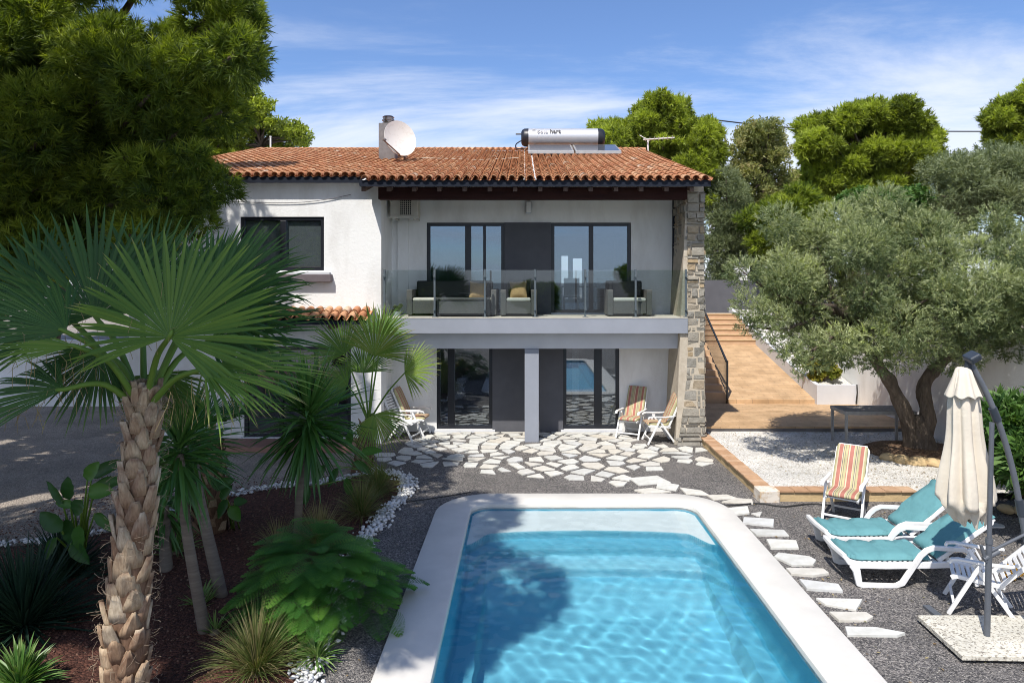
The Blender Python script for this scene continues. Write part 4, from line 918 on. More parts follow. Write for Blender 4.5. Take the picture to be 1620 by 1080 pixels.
steps_ = [([(1176, 820), (1225, 823), (1224, 834), (1175, 829)], 'small pale stepping stone nearest the striped chair, first beside the pool'),
 ([(1185, 838), (1241, 840), (1249, 849), (1197, 848)], 'second pale stepping stone beside the pool from the house'),
 ([(1212, 855), (1260, 857), (1264, 869), (1219, 869)], 'third pale stepping stone beside the pool from the house'),
 ([(1224, 882), (1231, 876), (1281, 882), (1292, 888), (1287, 895), (1253, 896)], 'fourth pale stepping stone, chunky with a pointed left end'),
 ([(1243, 901), (1303, 902), (1312, 909), (1287, 913), (1251, 910)], 'fifth pale stepping stone, level with the near sun lounger foot'),
 ([(1264, 919), (1327, 927), (1334, 938), (1276, 934)], 'sixth pale stepping stone, slanted, level with the near lounger leg'),
 ([(1290, 948), (1365, 950), (1355, 967), (1305, 958)], 'seventh pale stepping stone, with a long cut right edge'),
 ([(1311, 970), (1371, 971), (1382, 978), (1372, 984), (1327, 984)], 'eighth pale stepping stone, second nearest the camera'),
 ([(1336, 994), (1385, 995), (1433, 1004), (1420, 1008), (1340, 1007)], 'long narrow pale stepping stone nearest the camera')]
for p, lab in steps_:
    o = flag([gp(*q) for q in p][::-1], .03, (lab, 'stepping stone', 'stepping stones along the pool')); o.name = 'stepping_stone'
mb = MB(); mb.prism([gp(*q) for q in [(1545, 822), (1588, 832), (1590, 835), (1540, 835)]][::-1], -.01, .025, .3); tag(part('paving_slab', mb, M['flag']), 'pale stone slab lying on the gravel behind the umbrella', 'slab')

# ================================================================ GARDEN FURNITURE
def folding_chair(label, loc, rz, bk=(.33, .74)):
    t = thing('folding_chair', label, 'chair', loc, rz, 'white folding garden chairs'); P = lambda *a, **k: part(*a, parent=t, ws=False, bevel=.005, **k)
    for s in (-1, 1):
        x = s*.275
        P('leg', MB().sweep([(x, .0, .60), (x, -.30, .0)], .038, .042, (1, 0, 0)), M['resin'])
        P('leg', MB().sweep([(x-s*.042, -.06, .60), (x-s*.042, .36, .0)], .036, .042, (1, 0, 0)), M['resin'])
        P('armrest', MB().sweep([(x, -.29, .585), (x, -.27, .625), (x, -.20, .64), (x, .10, .63), (x, .30, .645)], [.055, .06, .065, .055, .045], .026, (1, 0, 0)), M['resin'])
    mb = MB()
    for s in (-1, 1): mb.sweep([(s*.225, -.27, .40), (s*.225, -.22, .425), (s*.225, .24, .385)], .035, .045, (1, 0, 0))
    for i in range(9): mb.box(-.205, .205, -.26+.055*i, -.222+.055*i, .40-.004*i+(.0), .424-.004*i)
    P('seat', mb, M['resin'])
    mb = MB(); bd = Vector((0, *bk)).normalized(); b0 = Vector((0, .20, .40)); hn = Vector((0, -bd.z, bd.y))
    for s in (-1, 1): mb.sweep([b0+Vector((s*.235, 0, 0)), b0+bd*.76+Vector((s*.235, 0, 0)), b0+bd*.81+Vector((s*.20, 0, 0))], .036, .04, (1, 0, 0))
    mb.sweep([b0+bd*.82+Vector((-.215, 0, 0)), b0+bd*.82+Vector((.215, 0, 0))], .04, .034, hn)
    for i in range(11):
        c = b0+bd*(.07+.067*i); mb.obox(c, (.44, .012, .045), Matrix.Rotation(-math.atan2(bd.y, bd.z), 3, 'X'))
    P('backrest', mb, M['resin'])
    P('stretcher', MB().box(-.255, .255, -.262, -.232, .115, .145), M['resin']); P('stretcher', MB().box(-.215, .215, .25, .28, .12, .15), M['resin'])
    P('brace', MB().sweep([(.235, .16, .55), (.235, .36, .66)], .02, .03, (1, 0, 0)), M['resin'])
    return t
def cushion(label, loc, rz, dz=0, bk=(.33, .74)):
    bn = Vector((0, *bk)).normalized(); on = Vector((0, -bn.z, bn.y))*.05; bb = Vector((0, .20, .41))+on
    path = catmull([(0, -.29, .455), (0, -.15, .462), (0, .08, .45), tuple(bb+bn*.03), tuple(bb+bn*.14), tuple(bb+bn*.45), tuple(bb+bn*.79)], 4)
    mb = MB(); vs = []; nn = len(path); prof = [(-.235, 0), (-.225, .026), (-.17, .036), (0, .04), (.17, .036), (.225, .026), (.235, 0), (.225, -.026), (.0, -.034), (-.225, -.026)]
    for i, p in enumerate(path):
        t_ = (Vector(path[min(i+1, nn-1)])-Vector(path[max(i-1, 0)])).normalized(); n_ = Vector((0, -t_.z, t_.y)); k = .35 if i in (0, nn-1) else (.85 if i in (1, nn-2) else 1); sag = 1-.08*(math.sin(i*1.3)**2)
        for x, h in prof: vs.append(Vector(p)+Vector((x*(.95 if i in (0, nn-1) else 1), 0, 0))+n_*h*k*sag*1.1)
    m = len(prof)
    mb.add(vs, [(i*m+j, i*m+(j+1) % m, (i+1)*m+(j+1) % m, (i+1)*m+j) for i in range(nn-1) for j in range(m)]+[tuple(range(m))[::-1], tuple((nn-1)*m+j for j in range(m))])
    o = part('chair_cushion', mb, M['stripe'], None, smooth=60); o.location = (loc[0], loc[1], dz); o.rotation_euler = (0, 0, rz); return tag(o, label, 'cushion', 'striped chair cushions')
folding_chair('white folding chair under a striped cushion on the gravel by the sun loungers', (5.05, 10.72, 0), -.62, (.50, .62)); cushion('striped red and green cushion on the lone chair behind the sun loungers', (5.05, 10.72), -.62, bk=(.50, .62))
folding_chair('bare white folding chair beside the umbrella pole in the foreground', (5.22, 7.86, 0), -2.05, (.5, .56))
folding_chair('white folding chair against the wall right of the patio door, farther of two', (2.60, 16.45, 0), -.50); cushion('shaded striped cushion on the chair just right of the patio door', (2.60, 16.45), -.50)
folding_chair('white folding chair right beside the stone pillar, facing left', (3.13, 15.92, 0), -1.50); cushion('sunlit striped cushion on the chair beside the stone pillar', (3.13, 15.92), -1.50)
folding_chair('white folding chair left of the patio doors, in front of its pair', (-2.78, 16.18, 0), 1.30)
folding_chair('white folding chair left of the patio doors, half hidden behind its pair', (-2.62, 16.60, 0), 1.45); cushion('brown striped cushion on the half hidden chair left of the patio doors', (-2.62, 16.60), 1.45)

def lounger(label, loc, rz, back=.62):
    t = thing('sun_lounger', label, 'sun lounger', loc, rz, 'white sun loungers with teal cushions'); P = lambda n, mb, m=M['resin'], **k: part(n, mb, m, parent=t, ws=False, bevel=.008, **k)
    mb = MB()
    for s in (-1, 1):
        y = s*.325; mb.sweep([(.0, y, .36), (.05, y, .30), (.16, y, .265), (.5, y, .262), (1.0, y, .28), (1.45, y, .30), (1.74, y, .30)], .045, [.05, .07, .08, .075, .075, .07, .06], (0, 1, 0))
    mb.sweep([(.0, -.32, .365), (-.02, 0, .37), (.0, .32, .365)], .05, .05, (0, 0, 1))
    for i in range(18): mb.box(.05+.062*i, .092+.062*i, -.303, .303, .27+.001*i, .29+.001*i)
    P('frame', mb)
    for s in (-1, 1):
        y = s*.345; mb = MB()
        mb.sweep([(.09, y, .27), (.13, y, .20), (.16, y, .045), (.20, y, .025), (.60, y, .025), (.68, y, .06), (.90, y, .40), (.97, y, .465), (1.06, y, .50), (1.42, y, .485), (1.50, y, .44), (1.50, y, .30)], [.045]*12, [.10, .09, .075, .06, .05, .065, .06, .06, .055, .055, .05, .05], (0, 1, 0))
        P('side_frame', mb)
        mb = MB(); mb.sweep([(1.52, y-s*.05, .30), (1.60, y-s*.05, .02)], .04, .05, (0, 1, 0)); P('leg', mb)
    mb = MB(); bd = Vector((math.cos(back), 0, math.sin(back))); b0 = Vector((1.14, 0, .32))
    for s in (-1, 1): mb.sweep([b0+Vector((0, s*.275, 0)), b0+bd*.80+Vector((0, s*.275, 0)), b0+bd*.84+Vector((0, s*.24, 0))], .05, .05, (0, 1, 0))
    for i in range(11): mb.obox(b0+bd*(.08+.07*i), (.045, .50, .018), Matrix.Rotation(-back, 3, 'Y'))
    mb.sweep([b0+bd*.84+Vector((0, -.27, 0)), b0+bd*.84+Vector((0, .27, 0))], .05, .04, bd)
    P('backrest', mb)
    for q in (-.2, .2): P('backrest_support', MB().sweep([b0+bd*.5+Vector((0, q, -.02)), (1.70, q, .31)], .03, .03, (0, 1, 0)))
    return t
def pad(label, loc, rz, back=.62):
    bd = Vector((math.cos(back), 0, math.sin(back))); b0 = Vector((1.12, 0, .345))
    path = catmull([(.05, 0, .345), (.18, 0, .315), (.5, 0, .315), (.85, 0, .325), (1.05, 0, .335)], 7)
    mb = MB()
    def slab(path, hw, th):
        nn = len(path); prof = [(-hw, 0), (-hw+.02, th*.8), (-hw*.5, th), (0, th*1.04), (hw*.5, th), (hw-.02, th*.8), (hw, 0), (hw-.02, -th*.4), (-hw+.02, -th*.4)]; vs = []; m = len(prof)
        for i, p in enumerate(path):
            t_ = (Vector(path[min(i+1, nn-1)])-Vector(path[max(i-1, 0)])).normalized(); n_ = Vector((-t_.z, 0, t_.x)); k = .3 if i in (0, nn-1) else (.85 if i in (1, nn-2) else (.62 if i % 6 == 3 else 1))
            for y, h in prof: vs.append(Vector(p)+Vector((0, y+.006*math.sin(i*2.1), 0))+n_*(h*k*(1+.12*math.sin(i*1.1+y*9))+(.006*math.sin(i*.9+y*14) if h > 0 else 0)))
        mb.add(vs, [(i*m+j, (i+1)*m+j, (i+1)*m+(j+1) % m, i*m+(j+1) % m) for i in range(nn-1) for j in range(m)]+[tuple(range(m)), tuple((nn-1)*m+j for j in range(m))[::-1]])
    slab(path, .285, .05); slab([b0+bd*q for q in (0, .04, .1, .2, .3, .4, .5, .6, .7, .78, .84, .88)], .285, .055)
    o = part('lounger_cushion', mb, M['teal'], None, smooth=60); o.location = loc; o.rotation_euler = (0, 0, rz); return tag(o, label, 'cushion', 'teal sun lounger cushions')
lounger('near white sun lounger with curved legs on the gravel in front of its twin', (4.00, 8.78, 0), -.05, .64); pad('teal cushion on the near sun lounger, shaded by the umbrella', (4.00, 8.78, 0), -.05, .64)
lounger('far white sun lounger behind its twin, before the striped chair', (4.12, 9.58, 0), -.02, .70); pad('teal cushion on the far sun lounger, in full sun', (4.12, 9.58, 0), -.02, .70)

# umbrella
um = thing('umbrella', 'closed cream cantilever umbrella hanging from a curved grey arm', 'umbrella', (4.83, 7.1, .06))
pb, ptop = Vector((4.835, 7.12, .085)), Vector((4.90, 7.14, 2.30))
part('pole', MB().tube([pb, pb.lerp(ptop, .44)], .030, 16).tube([pb.lerp(ptop, .44)-Vector((0, 0, .02)), ptop], .024, 16).tube([pb.lerp(ptop, .43), pb.lerp(ptop, .455)], .036, 16), M['umbgrey'], um, smooth=50)
armp = catmull([W(1534, 572, 7.32), W(1556, 612, 7.30), W(1575, 655, 7.26), W(1592, 705, 7.24), W(1606, 760, 7.22), W(1616, 815, 7.2), W(1630, 890, 7.18), W(1640, 960, 7.16)], 6)
part('arm', MB().tube(armp, .029, 14), M['umbgrey'], um, smooth=50)
part('arm_clamp', MB().tube([W(1570, 645, 7.26), W(1578, 665, 7.26)], .042, 14), M['plastic'], um, smooth=50)
part('arm_clamp', MB().tube([W(1612, 790, 7.21), W(1617, 815, 7.2)], .040, 14), M['plastic'], um, smooth=50)
part('strut', MB().tube([W(1562, 874, 7.12), W(1625, 843, 7.18)], .016, 10).tube([W(1552, 862, 7.12), W(1560, 888, 7.12)], .018, 8).tube([W(1556, 884, 7.12), W(1580, 872, 7.13)], .026, 10), M['umbgrey'], um, smooth=50)
mb = MB(); mb.obox(W(1538, 565, 7.3), (.13, .14, .08), Matrix.Rotation(-.5, 3, 'Y') @ Matrix.Rotation(.3, 3, 'X')); mb.tube([W(1531, 590, 7.34), W(1534, 562, 7.32)], .04, 12); part('arm_head', mb, M['plastic'], um, bevel=.02)
ctop = W(1524, 588, 7.36); cbot = W(1530, 795, 7.36); Hc = ctop.z-cbot.z
def fold(a, z):
    k = min(1, max(0, (Hc+z)/Hc)); return 1+(.20*math.cos(a*7+.6)+.09*math.cos(a*12+2+z*1.5)+.05*math.cos(a*3))*(1.15-k*.6)
prof = []
for i in range(34):
    t = i/33; r = .075+.155*t**.75+.012*math.sin(t*9); prof.append((r, -Hc*t))
mb = MB(); vs = []; nA = 96
for i, (r, z) in enumerate(prof):
    for j in range(nA):
        a = 2*PI*j/nA; zz_ = z
        if i >= 31: zz_ += .05*math.sin(a*5+1)*(i-30)/3
        rr_ = r*fold(a, z); cxx = ctop.x+(cbot.x-ctop.x)*i/33; vs.append((cxx+rr_*math.cos(a), ctop.y+rr_*.85*math.sin(a), ctop.z+zz_))
# hem turned in and drooping under
for i, (k, dz) in enumerate(((.9, -.02), (.72, -.08), (.62, -.17), (.5, -.20))):
    for j in range(nA):
        a = 2*PI*j/nA; rr_ = prof[-1][0]*k*(1+.16*math.cos(a*9+i*1.1)+.12*math.cos(a*5-i)); vs.append((cbot.x+rr_*math.cos(a)+.02*i, ctop.y+rr_*.8*math.sin(a), cbot.z+dz+.05*math.sin(a*6+i)*(1 if i else .3)))
K = len(vs)//nA
mb.add(vs, [(i*nA+j, i*nA+(j+1) % nA, (i+1)*nA+(j+1) % nA, (i+1)*nA+j) for i in range(K-1) for j in range(nA)]+[tuple(range(nA))[::-1]])
cn_ = part('canopy', mb, M['canvas'], um, smooth=True)
mb = MB(); vs = []
for i, (r, z) in enumerate([(.055, .05), (.075, .03), (.10, -.06), (.135, -.17), (.165, -.25), (.168, -.262), (.15, -.25), (.12, -.17)]):
    for j in range(72):
        a = 2*PI*j/72; rr_ = r*(1+.10*math.cos(a*8+.4)*min(1, i/3)); vs.append((ctop.x+rr_*math.cos(a), ctop.y+rr_*math.sin(a), ctop.z+z+.015*math.cos(a*8+2)*min(1, i/3)))
mb.add(vs, [(i*72+j, i*72+(j+1) % 72, (i+1)*72+(j+1) % 72, (i+1)*72+j) for i in range(7) for j in range(72)]+[tuple(range(72))[::-1]]); part('vent_flap', mb, M['canvas'], um, smooth=True)
bs_ = thing('base_slab', 'speckled concrete slab weighing down the umbrella foot', 'slab', (4.9, 7.1, .02))
part('slab', MB().add([(4.33, 6.74, .035), (5.75, 6.70, .03), (5.75, 7.56, .03), (4.36, 7.56, .03), (4.33, 6.74, .085), (5.75, 6.70, .08), (5.75, 7.56, .08), (4.36, 7.56, .082)], [(3, 2, 1, 0), (4, 5, 6, 7), (0, 1, 5, 4), (1, 2, 6, 5), (2, 3, 7, 6), (3, 0, 4, 7)]), M['terrazzo'], bs_, bevel=.006)
part('foot_bar', MB().box(4.62, 4.70, 7.0, 7.9, -.0, .032), M['umbgrey'], bs_)
# outdoor table under the olive
tb = thing('garden_table', 'weathered grey metal table under the olive tree', 'table', (7.6, 15.1, .135))
part('table_top', MB().box(6.98, 8.5, 14.78, 15.5, .895, .925), M['slatgrey'], tb, bevel=.004)
mb = MB(); mb.box(6.97, 8.51, 14.765, 14.80, .855, .928); mb.box(6.97, 8.51, 15.48, 15.515, .855, .928); mb.box(6.965, 7.0, 14.802, 15.478, .856, .927); mb.box(8.48, 8.515, 14.802, 15.478, .856, .927); part('table_frame', mb, M['tgrey'], tb)
for x in (7.0, 8.45):
    for y in (14.79, 15.46): part('leg', MB().box(x-.025, x+.025, y-.02, y+.03, .13, .856), M['tgrey'], tb)
# hoses
mb = MB(); mb.tube(catmull([(*gp(1112, 794), .012), (*gp(1150, 800), .012), (*gp(1200, 797), .012), (*gp(1240, 802), .014), (*gp(1290, 798), .012), (*gp(1360, 806), .012)], 8), .014, 8); tag(part('garden_hose', mb, M['hose'], None, smooth=True), 'black garden hose lying along the foot of the kerb', 'hose')
mb = MB(); mb.tube(catmull([(*gp(585, 800), .012), (*gp(640, 795), .012), (*gp(690, 788), .012), (*gp(745, 779), .012)], 8), .008, 6); tag(part('garden_hose', mb, M['hose'], None, smooth=True), 'thin black cable on the gravel left of the pool corner', 'cable')
# power line
def wire(lab, a, b, c): mb = MB(); mb.tube(catmull([a, b, c], 10), .038, 5); tag(part('power_line', mb, M['hose']), lab, 'cable')
wire('black power line crossing the sky behind the right-hand trees', W(1040, 178, 38), W(1300, 205, 40), W(1700, 208, 44))

# ================================================================ PLANTS
def fan_leaf(hub, axis, normal, Rd, spread, n=48, droop=.1, split=.6, v0=.3, tip=.25, seed=0, cup=.12, pet=None, pw=.022, fibres=0):
    """one fan leaf: folded blades round a hub, joined near it, plus its stalk"""
    rr = random.Random(seed); hub = Vector(hub); ax = Vector(axis).normalized(); nm = Vector(normal); nm = (nm-ax*nm.dot(ax)).normalized(); sd_ = ax.cross(nm); mb = MB()
    for i in range(n):
        u = (i+.5)/n*2-1; th = u*spread; d = ax*math.cos(th)+sd_*math.sin(th); q = nm.cross(d)
        Lb = Rd*(1-.25*abs(u)**2.2)*rr.uniform(.93, 1.04); dth = 2*spread/n; base = v0+rr.uniform(-.12, .12)+.04*(i % 2)
        wob = rr.uniform(-.05, .05); dr = droop*rr.uniform(.7, 1.5); vs = []; va = []; kink = rr.random() < .12
        for k, f in enumerate((.0, .16, .36, .56, .74, .9, 1.0)):
            r = f*Lb; wmax = 2*r*math.tan(dth/2)*1.04; wj = 2*split*Lb*math.tan(dth/2); w_ = wmax if f <= split else wj*((1-f)/(1-split))**.8
            p = hub+d*r+nm*(cup*Rd*(f**1.5))*(math.cos(th)*.5+.5)+q*wob*r*f-Vector((0, 0, 1))*(dr*Rd*f**3 + (.10*Rd*f**6 if kink else 0))
            hw = w_/2; vs += [p-q*hw, p+nm*hw*.55*(1 if i >= 0 else 1), p+q*hw]; tv = base if f < .85 else base+(tip if f > .95 else tip*.4); va += [tv-.03, tv+.05, tv-.03]
        fs = []
        for k in range(6): o = k*3; fs += [(o, o+1, o+4, o+3), (o+1, o+2, o+5, o+4)]
        mb.add(vs, fs, [max(0, min(1, q_)) for q_ in va])
    for i in range(fibres):
        a = hub+ax*Rd*rr.uniform(-.05, .5)+sd_*Rd*rr.uniform(-.4, .4); b = a+Vector((rr.uniform(-.12, .12), rr.uniform(-.1, .1), -rr.uniform(.1, .32)))
        m_ = a.lerp(b, .5)+Vector((rr.uniform(-.05, .05), 0, .04)); mb.sweep([a, m_, b], .004, .002, (0, 1, 0), 1.0)
    return mb
def palm_leaf(parent, hub, axis, normal, Rd, spread, root, bend=.15, pw=.022, **k):
    mb = fan_leaf(hub, axis, normal, Rd, spread, **k); lf = part('leaf', mb, M['palm'], parent, smooth=25)
    a = Vector(root); b = Vector(hub); m1 = a.lerp(b, .5)+Vector((0, 0, bend)); mb = MB(); pts = catmull([a, m1, b, b+Vector(axis).normalized()*.06], 5)
    n_ = len(pts); mb.tube(pts, [pw*(1.5-1.0*i/n_) for i in range(n_)], 7, [min(1, max(0, .75-1.6*i/n_))*1.0 if False else .25 for i in range(n_) for _ in range(7)]); part('leaf_stalk', mb, M['petiole'], lf, smooth=True)
# --- big fan palm
bp = thing('fan_palm', 'tall fan palm with rough boot-covered trunk in the left foreground', 'palm', G(197, 1125))
tb0 = Vector(G(196, 1127)); tt = W(228, 655, 6.0); tk = [tb0, tb0.lerp(tt, .3)+Vector((-.03, 0, 0)), tb0.lerp(tt, .65)+Vector((-.01, 0, 0)), tt, tt+Vector((.01, 0, .12))]
trk = part('trunk', MB().tube(catmull(tk, 6), [.185-.075*min(1, i/19) for i in range(25)], 20, wob=.03), M['boot'], bp, smooth=True)
tkc = catmull(tk, 6)
def tpos(t):
    f = t*(len(tkc)-1); i = min(int(f), len(tkc)-2); return Vector(tkc[i]).lerp(Vector(tkc[i+1]), f-i)
mb = MB(); rb = random.Random(5); nbts = 130
for i in range(nbts):
    t = (i+.5)/nbts*1.0; p = tpos(min(t, .999)); rad = .178-.075*t; a = i*2.39996+rb.uniform(-.15, .15); out_ = Vector((math.cos(a), math.sin(a), 0)); tan = Vector((-math.sin(a), math.cos(a), 0)); s = 1.15-.25*t
    wd = .175*s*rb.uniform(.85, 1.15); h = .215*s*rb.uniform(.8, 1.15); fl = rb.uniform(.01, .05); base = p+out_*(rad-.01); sk = rb.uniform(-.03, .03); var = rb.random()*(.75 if t > .55 else 1)
    tipp = rb.uniform(.45, .8)
    vs = []
    for k, (f, ww, o) in enumerate(((0, 1.0, .0), (.35, .92, fl*.45), (.75, tipp, fl), (1, tipp*rb.uniform(.3, .8), fl*1.25))):
        c = base+Vector((0, 0, f*h-.03))+out_*o+tan*sk*f
        vs += [c-tan*wd*ww*.5-out_*.02, c-tan*wd*ww*.22+out_*.012, c+tan*wd*ww*.22+out_*.012, c+tan*wd*ww*.5-out_*.02]
    fs = [(k*4+j, k*4+j+1, k*4+j+5, k*4+j+4) for k in range(3) for j in range(3)]; mb.add(vs, fs, [min(1, max(0, var+rb.uniform(-.08, .08)+(.14 if q >= 12 else 0))) for q in range(16)])
o = part('boots', mb, M['boot'], trk, smooth=30); so = o.modifiers.new('th', 'SOLIDIFY'); so.thickness = .014; so.offset = -1
mb = MB()
for i in range(520):
    t = rb.random(); p = tpos(t); rad = .25-.09*t; a = rb.uniform(0, 2*PI); o_v = Vector((math.cos(a), math.sin(a), 0)); c = p+o_v*rad; d = Vector((rb.uniform(-1, 1), rb.uniform(-1, 1), rb.uniform(-.9, .6))).normalized()*rb.uniform(.04, .13)
    mb.tube([c-d*.5, c+o_v*.025, c+d*.6+o_v*.02], .0018, 3, cap=False)
part('fibres', mb, M['fibre'], trk)['kind'] = 'stuff'
C0 = tt+Vector((0, 0, .0))
palm_leaf(bp, W(268, 533, 5.55), (0.22, .30, 1.0), (.0, -1, .25), 1.02, 2.15, tt, n=56, seed=1, v0=.45, droop=.05, cup=.05, fibres=14, tip=.5, split=.62)
palm_leaf(bp, W(150, 500, 6.5), (-.35, .25, 1), (.35, -1, .15), 1.22, 1.75, tt, n=50, seed=2, v0=.12, droop=.06, tip=.35, cup=.05, fibres=8)
palm_leaf(bp, W(322, 500, 6.25), (.62, .3, .85), (-.25, -1, .3), 1.12, 1.55, tt, n=46, seed=3, v0=.18, droop=.10, tip=.35, cup=.08)
palm_leaf(bp, W(330, 470, 6.9), (.9, .3, .55), (-.3, -1, .5), 1.15, 1.4, tt, n=44, seed=13, v0=.12, droop=.10, tip=.3, cup=.08)
palm_leaf(bp, W(322, 584, 5.6), (1, -.1, -.02), (.05, -.35, 1), 1.06, 1.0, tt, n=38, seed=4, v0=.52, droop=.10, tip=.5, cup=.02, fibres=50, bend=.10)
palm_leaf(bp, W(105, 525, 5.7), (-1, -.1, .32), (-.15, -.8, 1), 1.0, 1.15, tt, n=40, seed=5, v0=.22, droop=.12, tip=.5, cup=.05, fibres=14)
palm_leaf(bp, W(120, 548, 5.5), (-1, -.3, .02), (0, -.3, 1), .62, .8, tt, n=22, seed=6, v0=.62, droop=.06, tip=.4, cup=.02, fibres=10)
palm_leaf(bp, W(100, 616, 5.6), (-1, .1, -.02), (-.05, -.7, 1), .92, .95, tt, n=34, seed=7, v0=.25, droop=.14, tip=.5, cup=.04, fibres=34)
palm_leaf(bp, W(160, 560, 6.1), (-.3, -.3, -.65), (.2, -1, .4), .62, 1.5, tt, n=34, seed=8, v0=.15, droop=.12, tip=.5, cup=.04, fibres=22)
palm_leaf(bp, W(60, 470, 6.9), (-.9, .3, .5), (.2, -1, .4), 1.1, 1.4, tt, n=40, seed=9, v0=.12, droop=.1, tip=.3)
palm_leaf(bp, W(225, 480, 6.9), (-.05, .5, 1), (.0, -1, .5), 1.12, 1.6, tt, n=44, seed=10, v0=.08, droop=.06, tip=.3)
palm_leaf(bp, W(330, 540, 6.3), (1, .1, .12), (.05, -.8, .8), 1.15, 1.15, tt, n=40, seed=11, v0=.12, droop=.12, tip=.35)
palm_leaf(bp, W(255, 590, 6.5), (.1, .2, -.9), (0, -1, 0), .55, 1.6, tt, n=34, seed=12, v0=.35, droop=.02, tip=.6, fibres=70)
# --- small fan palm by the house corner
sp_ = thing('fan_palm', 'small fan palm with dark shaggy trunk at the house corner', 'palm', G(572, 748)); b_0 = G(572, 748); t_0 = W(583, 668, 13.6)
tr_ = part('trunk', MB().tube([b_0, b_0.lerp(t_0, .5), t_0], [.20, .17, .12], 14, wob=.08), M['boot'], sp_, smooth=True)
mb = MB()
for i in range(90):
    t = i/90; p = Vector(b_0).lerp(t_0, t); a = i*2.4; o_v = Vector((math.cos(a), math.sin(a), 0)); tn_ = Vector((-o_v.y, o_v.x, 0)); c = p+o_v*(.19-.06*t); mb.add([c-tn_*.04, c+tn_*.04, c+tn_*.015+o_v*.08+Vector((0, 0, .13)), c-tn_*.015+o_v*.08+Vector((0, 0, .13))], [(0, 1, 2, 3)], R.random()*.35)
part('boots', mb, M['boot'], tr_)
for k, (hx, hy, D, ax, nm, r) in enumerate([(592, 562, 13.3, (.25, -.1, 1), (-.2, -1, .2), 1.05), (640, 590, 13.2, (.8, -.2, .45), (-.2, -.8, .7), .80), (592, 655, 13.0, (.45, -.3, -.85), (.2, -1, .0), .72), (545, 560, 13.8, (-.6, 0, .9), (.1, -1, .3), .85), (550, 610, 13.7, (-.9, -.1, .3), (0, -.8, .6), .75), (575, 590, 14.3, (0, .4, .9), (0, -1, .3), .8), (605, 530, 14.2, (.1, .3, 1), (0, -1, .3), .7)]):
    palm_leaf(sp_, W(hx, hy, D), ax, nm, r*1.1, 1.45, t_0, n=38, seed=40+k, v0=.68 if k < 3 else .45, droop=.10, tip=.2, split=.5, cup=.05, bend=.08, pw=.014)
# --- blades: yuccas, grasses, spiky plants
def blades(mb, c, n, L0, wd, e0, e1, droop, seed=0, stiff=.5, segs=5, v0=.4, spreadv=.2, fold=.25, az=None, L1=None):
    rr = random.Random(seed); c = Vector(c)
    for i in range(n):
        el = e0+(e1-e0)*rr.random(); a = rr.uniform(*az) if az else rr.uniform(0, 2*PI); L_ = rr.uniform(L0*.7, L0*1.1) if L1 is None else rr.uniform(L0, L1)
        d = Vector((math.cos(a)*math.cos(el), math.sin(a)*math.cos(el), math.sin(el))); p = c+Vector((0, 0, rr.uniform(-.06, .06)))+d*.02; s = d.cross(Vector((0, 0, 1)))
        if s.length < .1: s = Vector((1, 0, 0))
        s = (s.normalized()+Vector((rr.uniform(-.2, .2),)*3)).normalized(); base = v0+rr.uniform(-spreadv, spreadv); vs = []; va = []; dr = droop*rr.uniform(.4, 1.6)
        for k in range(segs+1):
            f = k/segs; w_ = wd*(.55+.9*math.sin(min(1, f*1.25)*PI*.5))*(1-f**2.2) if k < segs else .0008
            up = s.cross(d).normalized(); vs += [p-s*w_/2, p-up*w_*fold, p+s*w_/2]; va += [base, base+.1*f, base]
            d = (d-Vector((0, 0, 1))*dr*(.25+f)/segs).normalized(); p = p+d*(L_/segs)
        mb.add(vs, [q for k in range(segs) for q in ((k*3, k*3+1, k*3+4, k*3+3), (k*3+1, k*3+2, k*3+5, k*3+4))], [min(1, max(0, q)) for q in va])
def yucca(label, stems, n=130, L0=.62, wd=.045, seed=0):
    t = thing('yucca_tree', label, 'yucca', stems[0][0], group=None)
    for q, (b, m_, top, r0, r1) in enumerate(stems):
        part('trunk', MB().tube(catmull([b, m_, top], 6), [r0+(r1-r0)*i/12 for i in range(13)], 12, wob=.05), M['yuccabark'], t, smooth=True)
        mb = MB(); top = Vector(top)
        blades(mb, top+Vector((0, 0, .10)), int(n*.45), L0, wd, .15, 1.45, .5, seed+q*7+1, v0=.45)
        blades(mb, top+Vector((0, 0, -.02)), int(n*.35), L0*1.05, wd, -.5, .4, .8, seed+q*7+2, v0=.35)
        blades(mb, top+Vector((0, 0, -.12)), int(n*.25), L0, wd, -1.2, -.3, .8, seed+q*7+3, v0=.25)
        part('leaves', mb, M['yucca'], t, smooth=40)
    return t
yucca('slender yucca with two bare leaning trunks in the mulch bed', [(G(325, 1006), W(297, 850, 7.3), W(284, 718, 7.35), .065, .042), (G(352, 948), W(318, 800, 8.2), W(302, 700, 8.3), .075, .05)], n=150, L0=.72, seed=3)
yucca('single-trunk yucca standing above the feathery shrub', [(G(470, 868), W(474, 780, 9.75), W(487, 668, 9.8), .062, .045)], n=230, L0=1.0, wd=.058, seed=30)
yucca('short stubby yucca low behind the palm trunk', [(G(262, 908), W(262, 870, 8.9), W(258, 800, 9.0), .08, .07)], n=110, L0=.6, wd=.045, seed=60)
